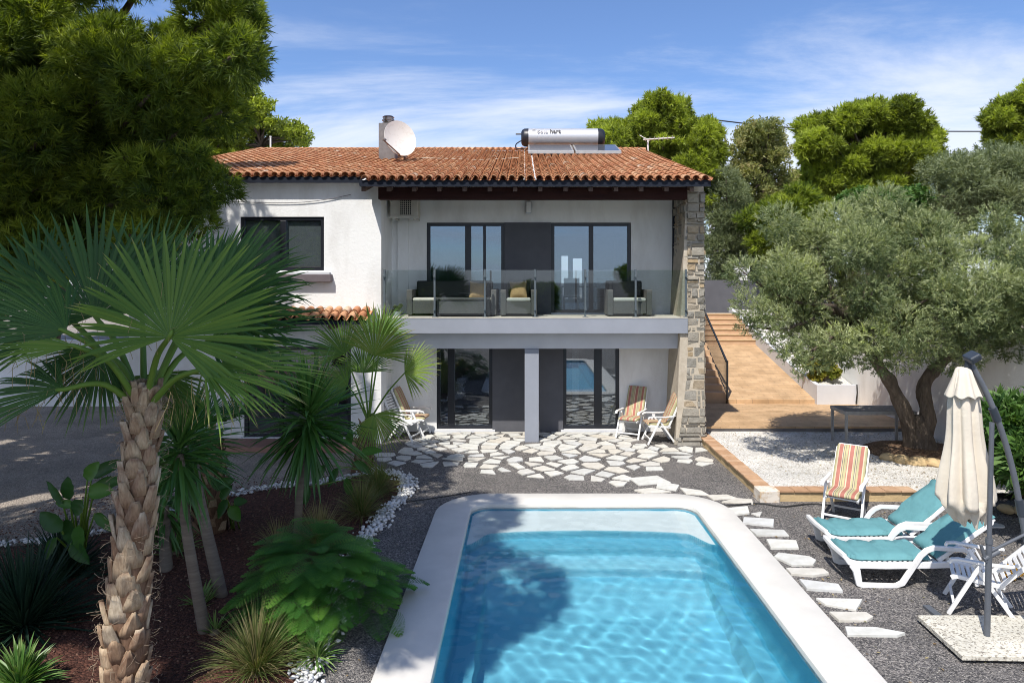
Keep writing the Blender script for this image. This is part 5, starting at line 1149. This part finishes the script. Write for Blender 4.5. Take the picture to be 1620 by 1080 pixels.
# brown trunk palm behind the yuccas
t = thing('palm_stump', 'thick brown boot-covered palm trunk behind the leaning yuccas', 'palm', G(332, 842)); b0 = G(335, 842); t0 = W(326, 690, 10.3)
tr2 = part('trunk', MB().tube([b0, Vector(b0).lerp(t0, .5), t0], [.25, .22, .16], 16, wob=.06), M['boot'], t, smooth=True); mb = MB()
for i in range(110):
    f = i/110; p = Vector(b0).lerp(t0, f); a = i*2.4; o_v = Vector((math.cos(a), math.sin(a), 0)); tn_ = Vector((-o_v.y, o_v.x, 0)); c = p+o_v*(.24-.07*f); mb.add([c-tn_*.07, c+tn_*.07, c+tn_*.04+o_v*.08+Vector((0, 0, .17)), c-tn_*.04+o_v*.08+Vector((0, 0, .17))], [(0, 1, 2, 3)], R.random()*.6)
part('boots', mb, M['boot'], tr2)
for k in range(8):
    a = k*.8+.3; palm_leaf(t, Vector(t0)+Vector((math.cos(a)*.35, math.sin(a)*.3, .25)), (math.cos(a), math.sin(a), .5), (-math.cos(a)*.5, -math.sin(a)*.5, 1), .7, 1.2, t0, n=24, seed=70+k, v0=.2, droop=.2, split=.4, pw=.013)
def clump(name, label, cat, c, n, L0, wd, e0, e1, droop, m, seed, v0=.4, group=None, **k):
    t = thing(name, label, cat, c, group=group); mb = MB(); blades(mb, Vector(c)+Vector((0, 0, .04)), n, L0, wd, e0, e1, droop, seed, v0=v0, **k)
    part('leaves', mb, m, t, smooth=40); mb = MB(); mb.lathe([(.06, -.03), (.055, .05), (.03, .09)], c, 10); part('root_crown', mb, M['litter'], t); return t
gg = 'ornamental grass tufts in the mulch bed'
clump('grass_tuft', 'large tawny grass tuft at the bottom of the mulch bed', 'grass', G(405, 1075), 620, .62, .007, .5, 1.5, 1.1, M['grass'], 1, v0=.40, group=gg, spreadv=.35, segs=6)
clump('grass_tuft', 'grass tuft beside the white pebbles, farthest from the camera', 'grass', G(598, 788), 380, .62, .008, .4, 1.5, 1.2, M['grass'], 2, v0=.35, group=gg, spreadv=.3, segs=6)
clump('grass_tuft', 'grass tuft inside the pebble edge behind the feathery shrub', 'grass', G(572, 822), 420, .62, .008, .4, 1.5, 1.2, M['grass'], 3, v0=.40, group=gg, spreadv=.35, segs=6)
clump('grass_tuft', 'upright dry grass tuft just right of the single yucca trunk', 'grass', G(505, 868), 300, .62, .007, .7, 1.5, .7, M['grass'], 4, v0=.7, group=gg, spreadv=.3, segs=6)
clump('grass_tuft', 'wispy pale grass tuft left of the single yucca trunk', 'grass', G(440, 880), 150, .5, .006, .5, 1.4, .9, M['grass'], 14, v0=.6, group=gg, segs=6)
clump('spiky_shrub', 'dark spiky rosette shrub at the left edge', 'shrub', G(38, 1000), 460, .95, .028, -.1, 1.45, .35, M['darkleaf'], 5, v0=.4)
clump('spiky_shrub', 'second dark spiky rosette behind the left edge shrub', 'shrub', G(100, 920), 300, .75, .026, .1, 1.45, .4, M['darkleaf'], 6, v0=.4)
clump('small_agave', 'small pale striped rosette near the leaning yucca trunks', 'plant', G(318, 962), 34, .30, .022, .4, 1.5, .3, M['yucca'], 7, v0=.85)
clump('small_agave', 'small green sprout at the foot of the front leaning yucca', 'plant', G(340, 1008), 22, .22, .018, .5, 1.5, .3, M['yucca'], 8, v0=.7)
clump('leafy_rosette', 'bright strap-leaved plant between the palm trunk and leaning yuccas', 'plant', G(278, 880), 40, .45, .035, .3, 1.4, .6, M['yucca'], 9, v0=.75)
clump('leafy_rosette', 'pale green leafy plant in the bottom left corner', 'plant', G(30, 1100), 260, .40, .032, .1, 1.5, .9, M['yucca'], 10, v0=.65, spreadv=.3)
clump('leafy_rosette', 'yellow-green low plant at the bottom by the white pebbles', 'plant', G(500, 1052), 120, .28, .02, .1, 1.3, .9, M['yucca'], 11, v0=.75)
# feathery shrub
def fronds(mb, c, n, spread_r, h, seed, L0=.42):
    rr = random.Random(seed); c = Vector(c)
    for i in range(n):
        a = rr.uniform(0, 2*PI); q = math.sqrt(rr.random()); el = math.acos(q)*.8+.1; st = c+Vector((math.cos(a)*q*spread_r*rr.uniform(.75, 1), math.sin(a)*q*spread_r*.85*rr.uniform(.75, 1), h*(.15+.85*math.sqrt(max(0, 1-q*q)))*rr.uniform(.75, 1.05)))
        d = Vector((math.cos(a)*math.cos(el*.8), math.sin(a)*math.cos(el*.8), math.sin(el)*.55)).normalized(); s = d.cross(Vector((0, 0, 1))).normalized(); L_ = L0*rr.uniform(.7, 1.15); p = st; base = rr.uniform(.15, .6); K = 12
        for k in range(K):
            f = k/K; d = (d-Vector((0, 0, 1))*.09).normalized(); p = p+d*(L_/K); pl_ = L_*.36*math.sin(PI*(.12+.88*f)**.7)*1.0+.015
            for sg in (-1, 1):
                pd = (s*sg+d*.45-Vector((0, 0, 1))*.12).normalized(); qd = pd.cross(Vector((0, 0, 1))).normalized()
                M_ = 7
                for m_ in range(M_):
                    pp = p+pd*(pl_*(m_+.6)/M_); ll = .016+.012*math.sin(PI*(m_+.5)/M_)
                    for s2_ in (-1, 1):
                        ld = qd*s2_+pd*.35; v_ = min(1, max(0, base+.3*f+rr.uniform(-.1, .1))); mb.add([pp, pp+ld*ll*.5+pd*.005, pp+ld*ll, pp+ld*ll*.5-pd*.005], [(0, 1, 2, 3)], v_)
sc_ = G(500, 990); t = thing('feathery_shrub', 'bright green feathery shrub spreading beside the pool path', 'shrub', sc_); mb = MB(); fronds(mb, sc_, 230, .70, .98, 3, .38); fronds(mb, Vector(sc_)+Vector((.35, .3, 0)), 70, .66, .5, 4, .38); part('foliage', mb, M['fern'], t)
mb = MB()
for i in range(14): a = i*.45; mb.tube([Vector(sc_)+Vector((0, 0, -.02)), Vector(sc_)+Vector((math.cos(a)*.25, math.sin(a)*.25, .35)), Vector(sc_)+Vector((math.cos(a)*.6, math.sin(a)*.6, .55))], [.014, .01, .005], 5)
part('stems', mb, M['pinebark'], t)
# paddle leaves
def paddles(name, label, base, leaves, m=M['paddle'], seed=0, st=.013):
    t = thing(name, label, 'plant', base); rr = random.Random(seed); ms = MB(); ml = MB(); base = Vector(base)
    for (a, b, wd, v) in leaves:
        a = Vector(a); b = Vector(b); ms.tube([base+Vector((rr.uniform(-.08, .08), rr.uniform(-.08, .08), 0)), base.lerp(a, .55)+Vector((0, 0, .08)), a], [st*1.3, st, st*.7], 6, .4)
        d = (b-a); L_ = d.length; d.normalize(); s = d.cross(Vector((0, -1, .4))).normalized(); up = s.cross(d); vs = []; va = []; K = 9
        for k in range(K+1):
            f = k/K; w_ = wd*math.sin(PI*min(1, f*.96+.04)**.8)**.75*(.5 if f == 1 else 1) if 0 < f < 1 else .004; p = a+d*L_*f-Vector((0, 0, 1))*(.18*L_*f*f); e = up*w_*.22+up*.008*math.sin(k*2.3)
            vs += [p-s*w_/2+e, p, p+s*w_/2+e]; va += [v, v+.1, v]
        ml.add(vs, [q for k in range(K) for q in ((k*3, k*3+1, k*3+4, k*3+3), (k*3+1, k*3+2, k*3+5, k*3+4))], va)
    part('stems', ms, M['petiole'], t, smooth=True); part('leaves', ml, m, t, smooth=True); return t
bD = 8.1
paddles('bird_of_paradise', 'tall paddle-leaved plant between the spiky shrub and palm trunk', G(125, 905), [(W(x0, y0, bD+dd), W(x1, y1, bD+dd), wd, v) for x0, y0, x1, y1, dd, wd, v in
 [(138, 760, 158, 722, 0, .17, .75), (145, 755, 205, 715, .2, .16, .3), (140, 780, 182, 768, -.1, .19, .85), (150, 772, 202, 748, .1, .15, .55), (110, 790, 108, 745, .1, .16, .3), (100, 800, 74, 750, 0, .09, .25), (98, 840, 64, 800, -.1, .20, .2), (118, 800, 88, 790, .0, .10, .7), (125, 830, 128, 868, -.2, .15, .6), (150, 812, 180, 835, 0, .12, .6), (112, 860, 142, 885, -.2, .16, .4), (90, 850, 72, 880, 0, .13, .3), (130, 790, 120, 812, -.2, .18, .15), (105, 820, 115, 858, 0, .16, .2)]], seed=1)
paddles('leafy_shrub', 'broad-leaved green plant beside the small corner palm', G(612, 760), [(W(x0, y0, 12.4+dd), W(x1, y1, 12.4+dd), wd, v) for x0, y0, x1, y1, dd, wd, v in
 [(572, 716, 606, 706, 0, .16, .7), (560, 730, 590, 745, -.2, .15, .5), (540, 700, 528, 675, .2, .17, .5), (525, 690, 505, 668, .1, .16, .4), (552, 705, 556, 672, 0, .14, .5), (535, 740, 520, 765, -.3, .14, .35), (548, 755, 556, 785, -.5, .15, .6), (500, 720, 480, 740, 0, .14, .3), (515, 735, 498, 760, -.2, .14, .3), (490, 770, 478, 800, -1, .16, .35)]], seed=2, st=.009)
paddles('leafy_shrub', 'broad-leaved green plant behind the leaning yucca trunks', G(372, 840), [(W(x0, y0, 9.9), W(x1, y1, 9.9), wd, v) for x0, y0, x1, y1, wd, v in
 [(345, 770, 372, 752, .16, .35), (350, 790, 368, 760, .13, .3), (365, 800, 380, 820, .18, .7), (352, 775, 335, 750, .15, .25), (360, 790, 345, 815, .14, .2), (370, 795, 392, 788, .13, .3)]], seed=3, st=.009)
# weeds, bush in planter, oleander
def bush(name, label, cat, c, r, m, per, size, tmpl, n=10, seed=0, stem=True, inner=.3):
    rr = random.Random(seed); t = thing(name, label, cat, (c[0], c[1], c[2]-r[2]))
    l = [((c[0]+rr.uniform(-1, 1)*r[0]*.65, c[1]+rr.uniform(-1, 1)*r[1]*.65, c[2]+rr.uniform(-.9, .75)*r[2]*.75), min(r)*rr.uniform(.35, .5)) for _ in range(n)]
    crown('foliage', l, tmpl, per, size, m, t, inner=inner)
    if stem:
        mb = MB(); limbs(mb, (c[0], c[1], c[2]-r[2]), [q[0] for q in l], .03, .006, n=5, seed=seed); part('stems', mb, M['pinebark'], t)
    return t
lanc = spray(12, 1.0, .17, .9, 3); oliv = spray(16, .42, .085, 1.0, 5, 1.0); broad = spray(10, .55, .3, .8, 7, 1.3)
bush('bush', 'yellow-green bush in the white planter beside the ramp', 'bush', W(1300, 583, 19.9), (.62, .4, .42), M['yellow'], 160, .17, broad, 12, 1)
bush('oleander', 'tall green oleander at the right edge behind the umbrella', 'bush', (7.45, 9.95, 1.35), (.72, .8, 1.15), M['oleander'], 75, .25, lanc, 24, 2)
bush('oleander', 'second green oleander against the white wall at the right edge', 'bush', (8.75, 11.3, 1.15), (.6, .9, 1.15), M['oleander'], 75, .25, lanc, 18, 3)
bush('weed', 'orange dry weed in the gravel behind the umbrella pole', 'weed', (*gp(1600, 915), .10), (.11, .1, .10), M['orange'], 1600, .05, broad, 8, 4, False)
bush('weed', 'green weed sprouting by the kerb behind the far lounger', 'weed', (*gp(1466, 800), .16), (.12, .1, .17), M['paddle'], 900, .07, broad, 8, 5, False)
bush('weed', 'tiny green weed in the gravel before the kerb', 'weed', (*gp(1438, 810), .04), (.07, .06, .05), M['paddle'], 1600, .04, broad, 6, 6, False)
bush('balcony_foliage', 'pale leaves of the little plant on the balcony floor', 'plant', (-2.95, 15.95, ZB+.20), (.16, .12, .12), M['greyleaf'], 1100, .05, broad, 6, 7, False)
# stones along the right border and round the olive
sg = [(*gp(1475+i*13+R.uniform(-4, 4), 800-i*1.2+R.uniform(-4, 4)), R.uniform(.10, .2)) for i in range(13)]
def rock(label, c, s, m=M['kerbside'], grp=None):
    mb = MB(); nr_, na_ = 6, 9; ph = R.uniform(0, 6)
    mb.lathe([(s*max(.02, math.sin(PI*i/nr_)), -s*.6*math.cos(PI*i/nr_)) for i in range(nr_+1)], (0, 0, 0), na_, fn=lambda a, z: 1+.16*math.sin(a*2+ph)+.12*math.sin(a*3+z*12+ph)+.06*math.sin(a*5))
    o = part('border_rock', mb, m, None, bevel=.01); o.location = c; o.rotation_euler = (R.uniform(-.2, .2), R.uniform(-.2, .2), R.uniform(0, 6)); return tag(o, label, 'rock', grp)
for i in range(9): rock('ochre rock in the row edging the border under the oleander', (7.05+.24*i+R.uniform(-.03, .03), 11.4-.13*i, .09), R.uniform(.11, .17), grp='rocks edging the oleander border')
ob = Vector((8.35, 14.35, .14))
for i in range(11):
    a = -2.6+i*.26; rock('ochre rock in the ring around the olive tree foot', (ob.x+1.1*math.cos(a), ob.y+.95*math.sin(a), .17), R.uniform(.12, .2), grp='rocks ringing the olive tree foot')
mb = MB(); mb.lathe([(1.15, 0), (.95, .10), (.5, .17), (.1, .2)], (ob.x, ob.y, .10), 28, fn=lambda a, z: 1+.06*math.sin(a*3)); struct('soil_mound', mb, gravel('leafy_soil', [(.10, .06, .04), (.18, .11, .07), (.28, .20, .13)], 40, .9), smooth=True)
# --- olive tree
ol = thing('olive_tree', 'large gnarled olive tree with twin trunks and grey-green crown', 'tree', ob)
l1 = [ob+Vector((-.12, 0, -.05)), W(1432, 655, 14.3), W(1408, 605, 14.2), W(1385, 570, 14.0), W(1350, 520, 13.8)]; l2 = [ob+Vector((.12, 0, -.05)), W(1466, 655, 14.35), W(1463, 605, 14.4), W(1492, 572, 14.3), W(1530, 520, 14.2)]
mb = MB(); a1 = catmull(l1, 6); a2 = catmull(l2, 6)
mb.tube([ob+Vector((-.02, -.02, -.1)), ob+Vector((-.01, -.03, .15)), ob+Vector((-.02, -.02, .45)), ob+Vector((-.03, 0, .8))], [.44, .29, .23, .10], 18, wob=.10)
mb.tube(a1, [(.165-.085*i/len(a1))*(1+.10*math.sin(i*1.1)) for i in range(len(a1))], 18, wob=.12); mb.tube(a2, [(.165-.075*i/len(a2))*(1+.10*math.sin(i*1.3+1)) for i in range(len(a2))], 18, wob=.12)
otr = part('trunk', mb, M['bark'], ol, smooth=True)
rl_ = random.Random(77); lumps = []; oc = Vector((7.75, 13.9, 3.75))
while len(lumps) < 175:
    v = Vector((rl_.uniform(-1, 1), rl_.uniform(-1, 1), rl_.uniform(-1, 1)))
    if not (.3 < v.length < 1): continue
    p = oc+Vector((v.x*3.25, v.y*2.1, v.z*1.55))
    px_, py_ = 828+p.x*1080/p.y, 441-(p.z-3.8)*1080/p.y
    if py_ > 590-(30 if px_ > 1330 else 0)-max(0, (1250-px_)*.1) or (px_ < 1205 and py_ < 370): continue
    lumps.append((tuple(p), rl_.uniform(.26, .56)))
lumps += [(tuple(W(x, y, d)), r) for x, y, d, r in [(1350, 560, 12.7, .36), (1390, 572, 12.7, .32), (1425, 560, 12.6, .4), (1500, 572, 12.8, .32), (1330, 540, 12.6, .4), (1470, 540, 12.4, .4), (1380, 535, 12.4, .4), (1535, 560, 12.8, .35), (1200, 495, 12.9, .3), (1180, 515, 13, .2), (1215, 522, 12.8, .28), (1238, 545, 12.7, .26), (1225, 500, 12.9, .35), (1250, 560, 12.6, .22), (1264, 592, 12.6, .13), (1290, 575, 12.8, .25), (1315, 560, 12.8, .3), (1268, 575, 12.6, .2), (1258, 560, 12.7, .25), (1285, 545, 12.8, .35), (1300, 570, 13, .25), (1175, 430, 13.2, .4), (1185, 480, 13, .38), (1230, 350, 13.4, .45), (1400, 318, 13.8, .45), (1600, 545, 13, .4), (1560, 530, 13.2, .4), (1460, 560, 13.1, .3)]]
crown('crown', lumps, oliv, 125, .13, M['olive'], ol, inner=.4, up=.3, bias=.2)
mb = MB(); sel = lumps[::4]
for (c, r) in sel:
    src = l1[-1] if c[0] < 7.6 else l2[-1]; limbs(mb, src, [c], .07, .012, n=6, seed=int(c[0]*100))
mb.tube([l1[-2], W(1420, 540, 13.8), W(1450, 480, 13.7)], [.10, .07, .03], 8)
part('limb', mb, M['bark'], otr, smooth=True)

# ================================================================ TREES
ptuft = tuft(15, 1.0, .105, .95, 1); ftuft = tuft(13, 1.0, .19, 1.25, 2)
def conifer_tree(name, label, base, lumps, tmpl, per, size, m, trunk_r, fork, bark=M['pinebark'], lim=.4, group=None, **k):
    t = thing(name, label, 'tree', base, group=group); crown('crown', lumps, tmpl, per, size, m, t, **k)
    mb = MB(); b = Vector(base); f = Vector(fork); mb.tube(catmull([b-Vector((0, 0, .1)), b.lerp(f, .5)+Vector((.15, 0, 0)), f], 5), [trunk_r*(1-.45*i/10) for i in range(11)], 12, wob=.05)
    limbs(mb, f, [c for c, r in lumps[::max(1, int(1/lim))]], trunk_r*.4, .02, n=6, seed=int(abs(b.x)*10)); part('trunk', mb, bark, t, smooth=True); return t
# the big pine on the left
cpoly = [(-260, -420), (0, -330), (140, -210), (270, -110), (370, -40), (392, 10), (402, 45), (392, 100), (368, 165), (330, 195), (318, 232), (350, 262), (352, 300), (330, 335), (290, 375), (150, 400), (-40, 440), (-260, 440)]
rp = random.Random(5); lumps = []
while len(lumps) < 430:
    x, y = rp.uniform(-260, 400), rp.uniform(-460, 440)
    if not inpoly((x, y), cpoly): continue
    edgeq = (x+260)/660; D = rp.uniform(8.6, 13.5) if y > -150 else rp.uniform(9.5, 13.5); rad = rp.uniform(.30, .66); 
    if 150 < x < 290 and y < 45 and rp.random() < .75: continue
    rad *= .85
    if x > 230: D = rp.uniform(8.6, 10.8)
    if x > 300: rad *= .8
    c = W(x, y, D)
    if x+rad*1080/D*.8 > 412 and y > 0: c = W(x-(x+rad*1080/D*.8-412), y, D)
    if c.z < 2.2: continue
    lumps.append((tuple(c), rad))
lumps += [((-7.6+R.uniform(-.9, .9), 16.0+R.uniform(-.4, .4), 9.2+R.uniform(-.4, .4)), R.uniform(.4, .6)) for _ in range(8)]
lumps += [((R.uniform(-17, -10.5), R.uniform(4, 14), R.uniform(5, 10.5)), R.uniform(.6, 1.0)) for _ in range(90)]
lumps += [((R.uniform(-19, -11.5), R.uniform(14, 17), R.uniform(5.5, 9.5)), R.uniform(.7, 1.1)) for _ in range(45)]
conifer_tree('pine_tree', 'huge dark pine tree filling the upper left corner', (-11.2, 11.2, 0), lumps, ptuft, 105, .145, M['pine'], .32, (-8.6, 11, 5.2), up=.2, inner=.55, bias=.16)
# the neighbour that shades the bed and the pool (stands just outside the frame)
rp = random.Random(9); lumps = []
while len(lumps) < 125:
    v = Vector((rp.uniform(-1, 1), rp.uniform(-1, 1), rp.uniform(-1, 1)))
    if v.length > 1: continue
    p = Vector((-6.75+v.x*4.0, 3.9+v.y*2.2, 9.6+v.z*1.5))
    if p.z < 3.8+.42*p.y+1.2 : continue
    lumps.append((tuple(p), rp.uniform(.5, .85)))
lumps += [((-4.9+rp.uniform(-1.3, 1.3), 2.2+rp.uniform(-.7, .7), 9.3+rp.uniform(-.4, .4)), rp.uniform(.4, .65)) for _ in range(12)]
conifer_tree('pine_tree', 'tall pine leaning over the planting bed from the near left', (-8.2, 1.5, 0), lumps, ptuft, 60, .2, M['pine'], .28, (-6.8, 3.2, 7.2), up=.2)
def px_lumps(spec, seed, n, rad, D0, D1):
    rr = random.Random(seed); out = []
    for (cx_, cy_, rx, ry, k) in spec:
        for _ in range(int(n*k)):
            while True:
                u, v = rr.uniform(-1, 1), rr.uniform(-1, 1)
                if u*u+v*v < 1: break
            D = rr.uniform(D0, D1); r = rr.uniform(*rad); out.append((tuple(W(cx_+u*rx, cy_+v*ry, D)), r))
    return out
def ftree(name, label, base, spec, D0, D1, m, n=26, rad=(.5, .9), per=26, size=.34, seed=0, tr=.22, tmpl=ftuft, fork=None, **k):
    if tmpl is ftuft: n = int(n*1.35); rad = (rad[0]*.45, rad[1]*.75); per = per*1.6; size = size*.72; k.setdefault('inner', .3)
    l = px_lumps(spec, seed, n, rad, D0, D1); c = sum((Vector(q[0]) for q in l), Vector())/len(l); fork = fork or (c.x, c.y, c.z-.8)
    return conifer_tree(name, label, base, l, tmpl, per, size, m, tr, fork, **k)
gq = 'trees beyond the villa'
ftree('pine_tree', 'bright green pine rising right behind the roof ridge', (6.6, 30, 2.4), [(1045, 190, 42, 34, 1), (1000, 215, 45, 20, .8), (1090, 215, 38, 30, .8), (1120, 235, 15, 38, .5), (1060, 240, 60, 30, .8), (960, 208, 22, 12, .3), (1105, 290, 30, 35, .5)], 28.5, 31.5, M['pinefar'], 26, (.45, .85), 30, .30, 1, group=gq)
ftree('gum_tree', 'sparse brownish-green tree between the two bright pines', (11.3, 31, 2.4), [(1195, 240, 36, 38, 1), (1210, 212, 22, 14, .4), (1180, 275, 24, 30, .5), (1235, 240, 12, 16, .3), (1200, 310, 30, 30, .5), (1235, 300, 22, 34, .7)], 30, 32, M['gum'], 22, (.35, .6), 24, .26, 2, tmpl=spray(9, .6, .2, .9, 9, 1.3), group=gq)
ftree('pine_tree', 'broad round bright pine with the widest crown on the right', (16.2, 34, 2.4), [(1330, 225, 68, 48, 1.6), (1400, 185, 42, 24, .8), (1440, 225, 40, 38, 1), (1290, 235, 26, 40, .7), (1370, 270, 90, 28, 1.2), (1470, 250, 22, 26, .4), (1300, 292, 40, 22, .8), (1400, 302, 70, 16, .8)], 32, 36, M['pinefar'], 26, (.55, 1.0), 26, .34, 3, tr=.35, group=gq)
ftree('pine_tree', 'bright pine cut off by the right edge of the picture', (23.5, 32, 2.4), [(1610, 190, 40, 34, 1), (1590, 215, 26, 24, .6), (1640, 160, 34, 24, .6), (1650, 220, 40, 30, .7)], 31, 33.5, M['pinefar'], 24, (.5, .9), 28, .32, 4, group=gq)
ftree('olive_tree', 'grey-green olive behind the big olive at the upper right', (15.0, 21.5, .9), [(1560, 285, 60, 32, 1.2), (1600, 262, 40, 22, .8), (1640, 310, 50, 45, 1), (1520, 315, 40, 25, .7), (1500, 270, 20, 14, .25)], 20, 22.5, M['greyleaf'], 22, (.4, .7), 55, .22, 5, tmpl=oliv, bark=M['bark'], group=gq)
ftree('tall_shrub', 'tall soft grey-green shrub directly right of the stone gable', (8.6, 29.5, 2.4), [(1150, 320, 22, 48, 1), (1140, 380, 24, 40, .8), (1175, 360, 20, 50, .8), (1145, 430, 20, 20, .4)], 28.3, 30, M['greyleaf'], 30, (.35, .6), 50, .2, 6, tmpl=oliv, tr=.08, group=gq)
ftree('shrub', 'dark green creeper spilling above the big olive crown', (11.5, 20.5, .9), [(1365, 322, 26, 12, .8), (1430, 318, 30, 10, .4)], 19.5, 21, M['oleander'], 14, (.3, .5), 60, .2, 7, tmpl=broad, tr=.06, group=gq)
ftree('gum_tree', 'airy light green tree rising behind the left end of the roof', (-10.2, 27, 1.5), [(405, 170, 16, 24, .9), (420, 205, 40, 16, .8), (380, 190, 24, 40, .9), (455, 215, 26, 16, .7), (400, 235, 40, 12, .5), (470, 222, 14, 16, .3), (395, 155, 12, 14, .3)], 26, 28, M['pinefar'], 18, (.22, .45), 34, .22, 8, tmpl=spray(9, .6, .24, .9, 10, 1.3), tr=.14, group=gq)
ftree('pine_tree', 'bright rounded pine at the far left end of the villa roof', (-12.5, 26, 1.5), [(350, 205, 24, 14, 1), (330, 240, 40, 30, .8), (250, 260, 60, 40, .8)], 25, 27, M['pinefar'], 18, (.4, .7), 30, .3, 9, group=gq)
ftree('pine_tree', 'dark distant pine standing behind the big left pine', (-16, 23, 1.5), [(60, 380, 120, 60, 1.2), (200, 330, 100, 60, 1), (-60, 300, 80, 100, 1), (300, 330, 50, 40, .5)], 21.5, 25, M['pine'], 20, (.6, 1.0), 26, .32, 10, tr=.3, group=gq)
ftree('pine_tree', 'low dark pine filling the gap behind the olive crown', (13, 27, .9), [(1300, 350, 120, 30, 1.2), (1262, 325, 34, 22, .7), (1450, 345, 80, 25, .8), (1230, 380, 50, 40, .6)], 26, 29, M['pine'], 18, (.6, .9), 22, .32, 11, group=gq)
# white neighbouring house seen between the trees
nh = thing('neighbour_house', 'white neighbouring house glimpsed between the trees on the right', 'house', (16, 46, 2.4))
mb = MB(); wallgrid(mb, 13.6, 16.4, 2.0, 9.0, 44, 44.2, [(14.6, 15.4, 6.0, 7.4), (14.6, 15.4, 3.3, 4.8)]); mb.box(13.6, 13.8, 44.2, 50, 2, 9.0); mb.box(16.2, 16.4, 44.2, 50, 2, 9.0); mb.box(13.4, 16.6, 43.9, 50, 9.0, 9.25); part('wall', mb, M['stucco'], nh)
mb = MB(); mb.box(13.9, 16.1, 45, 45.1, 2.2, 8.9); part('interior', mb, M['dark'], nh)
# what the windows mirror: garden behind the camera
for k, (x, y, s, lab) in enumerate([(9.5, -16, 1.0, 'round green tree in the garden behind the camera, on the right'), (-9.0, -24, .8, 'round green tree in the garden behind the camera, on the left'), (1.0, -30, .7, 'small round green tree farthest behind the camera')]):
    rr = random.Random(90+k); l = [((x+rr.uniform(-2, 2)*s, y+rr.uniform(-1.5, 1.5)*s, 2.6*s+rr.uniform(-1, 1.6)*s), rr.uniform(.6, 1.0)) for _ in range(26)]
    conifer_tree('garden_tree', lab, (x, y, 0), l, ftuft, 26, .32, M['pine'], .16, (x, y, 1.4*s))
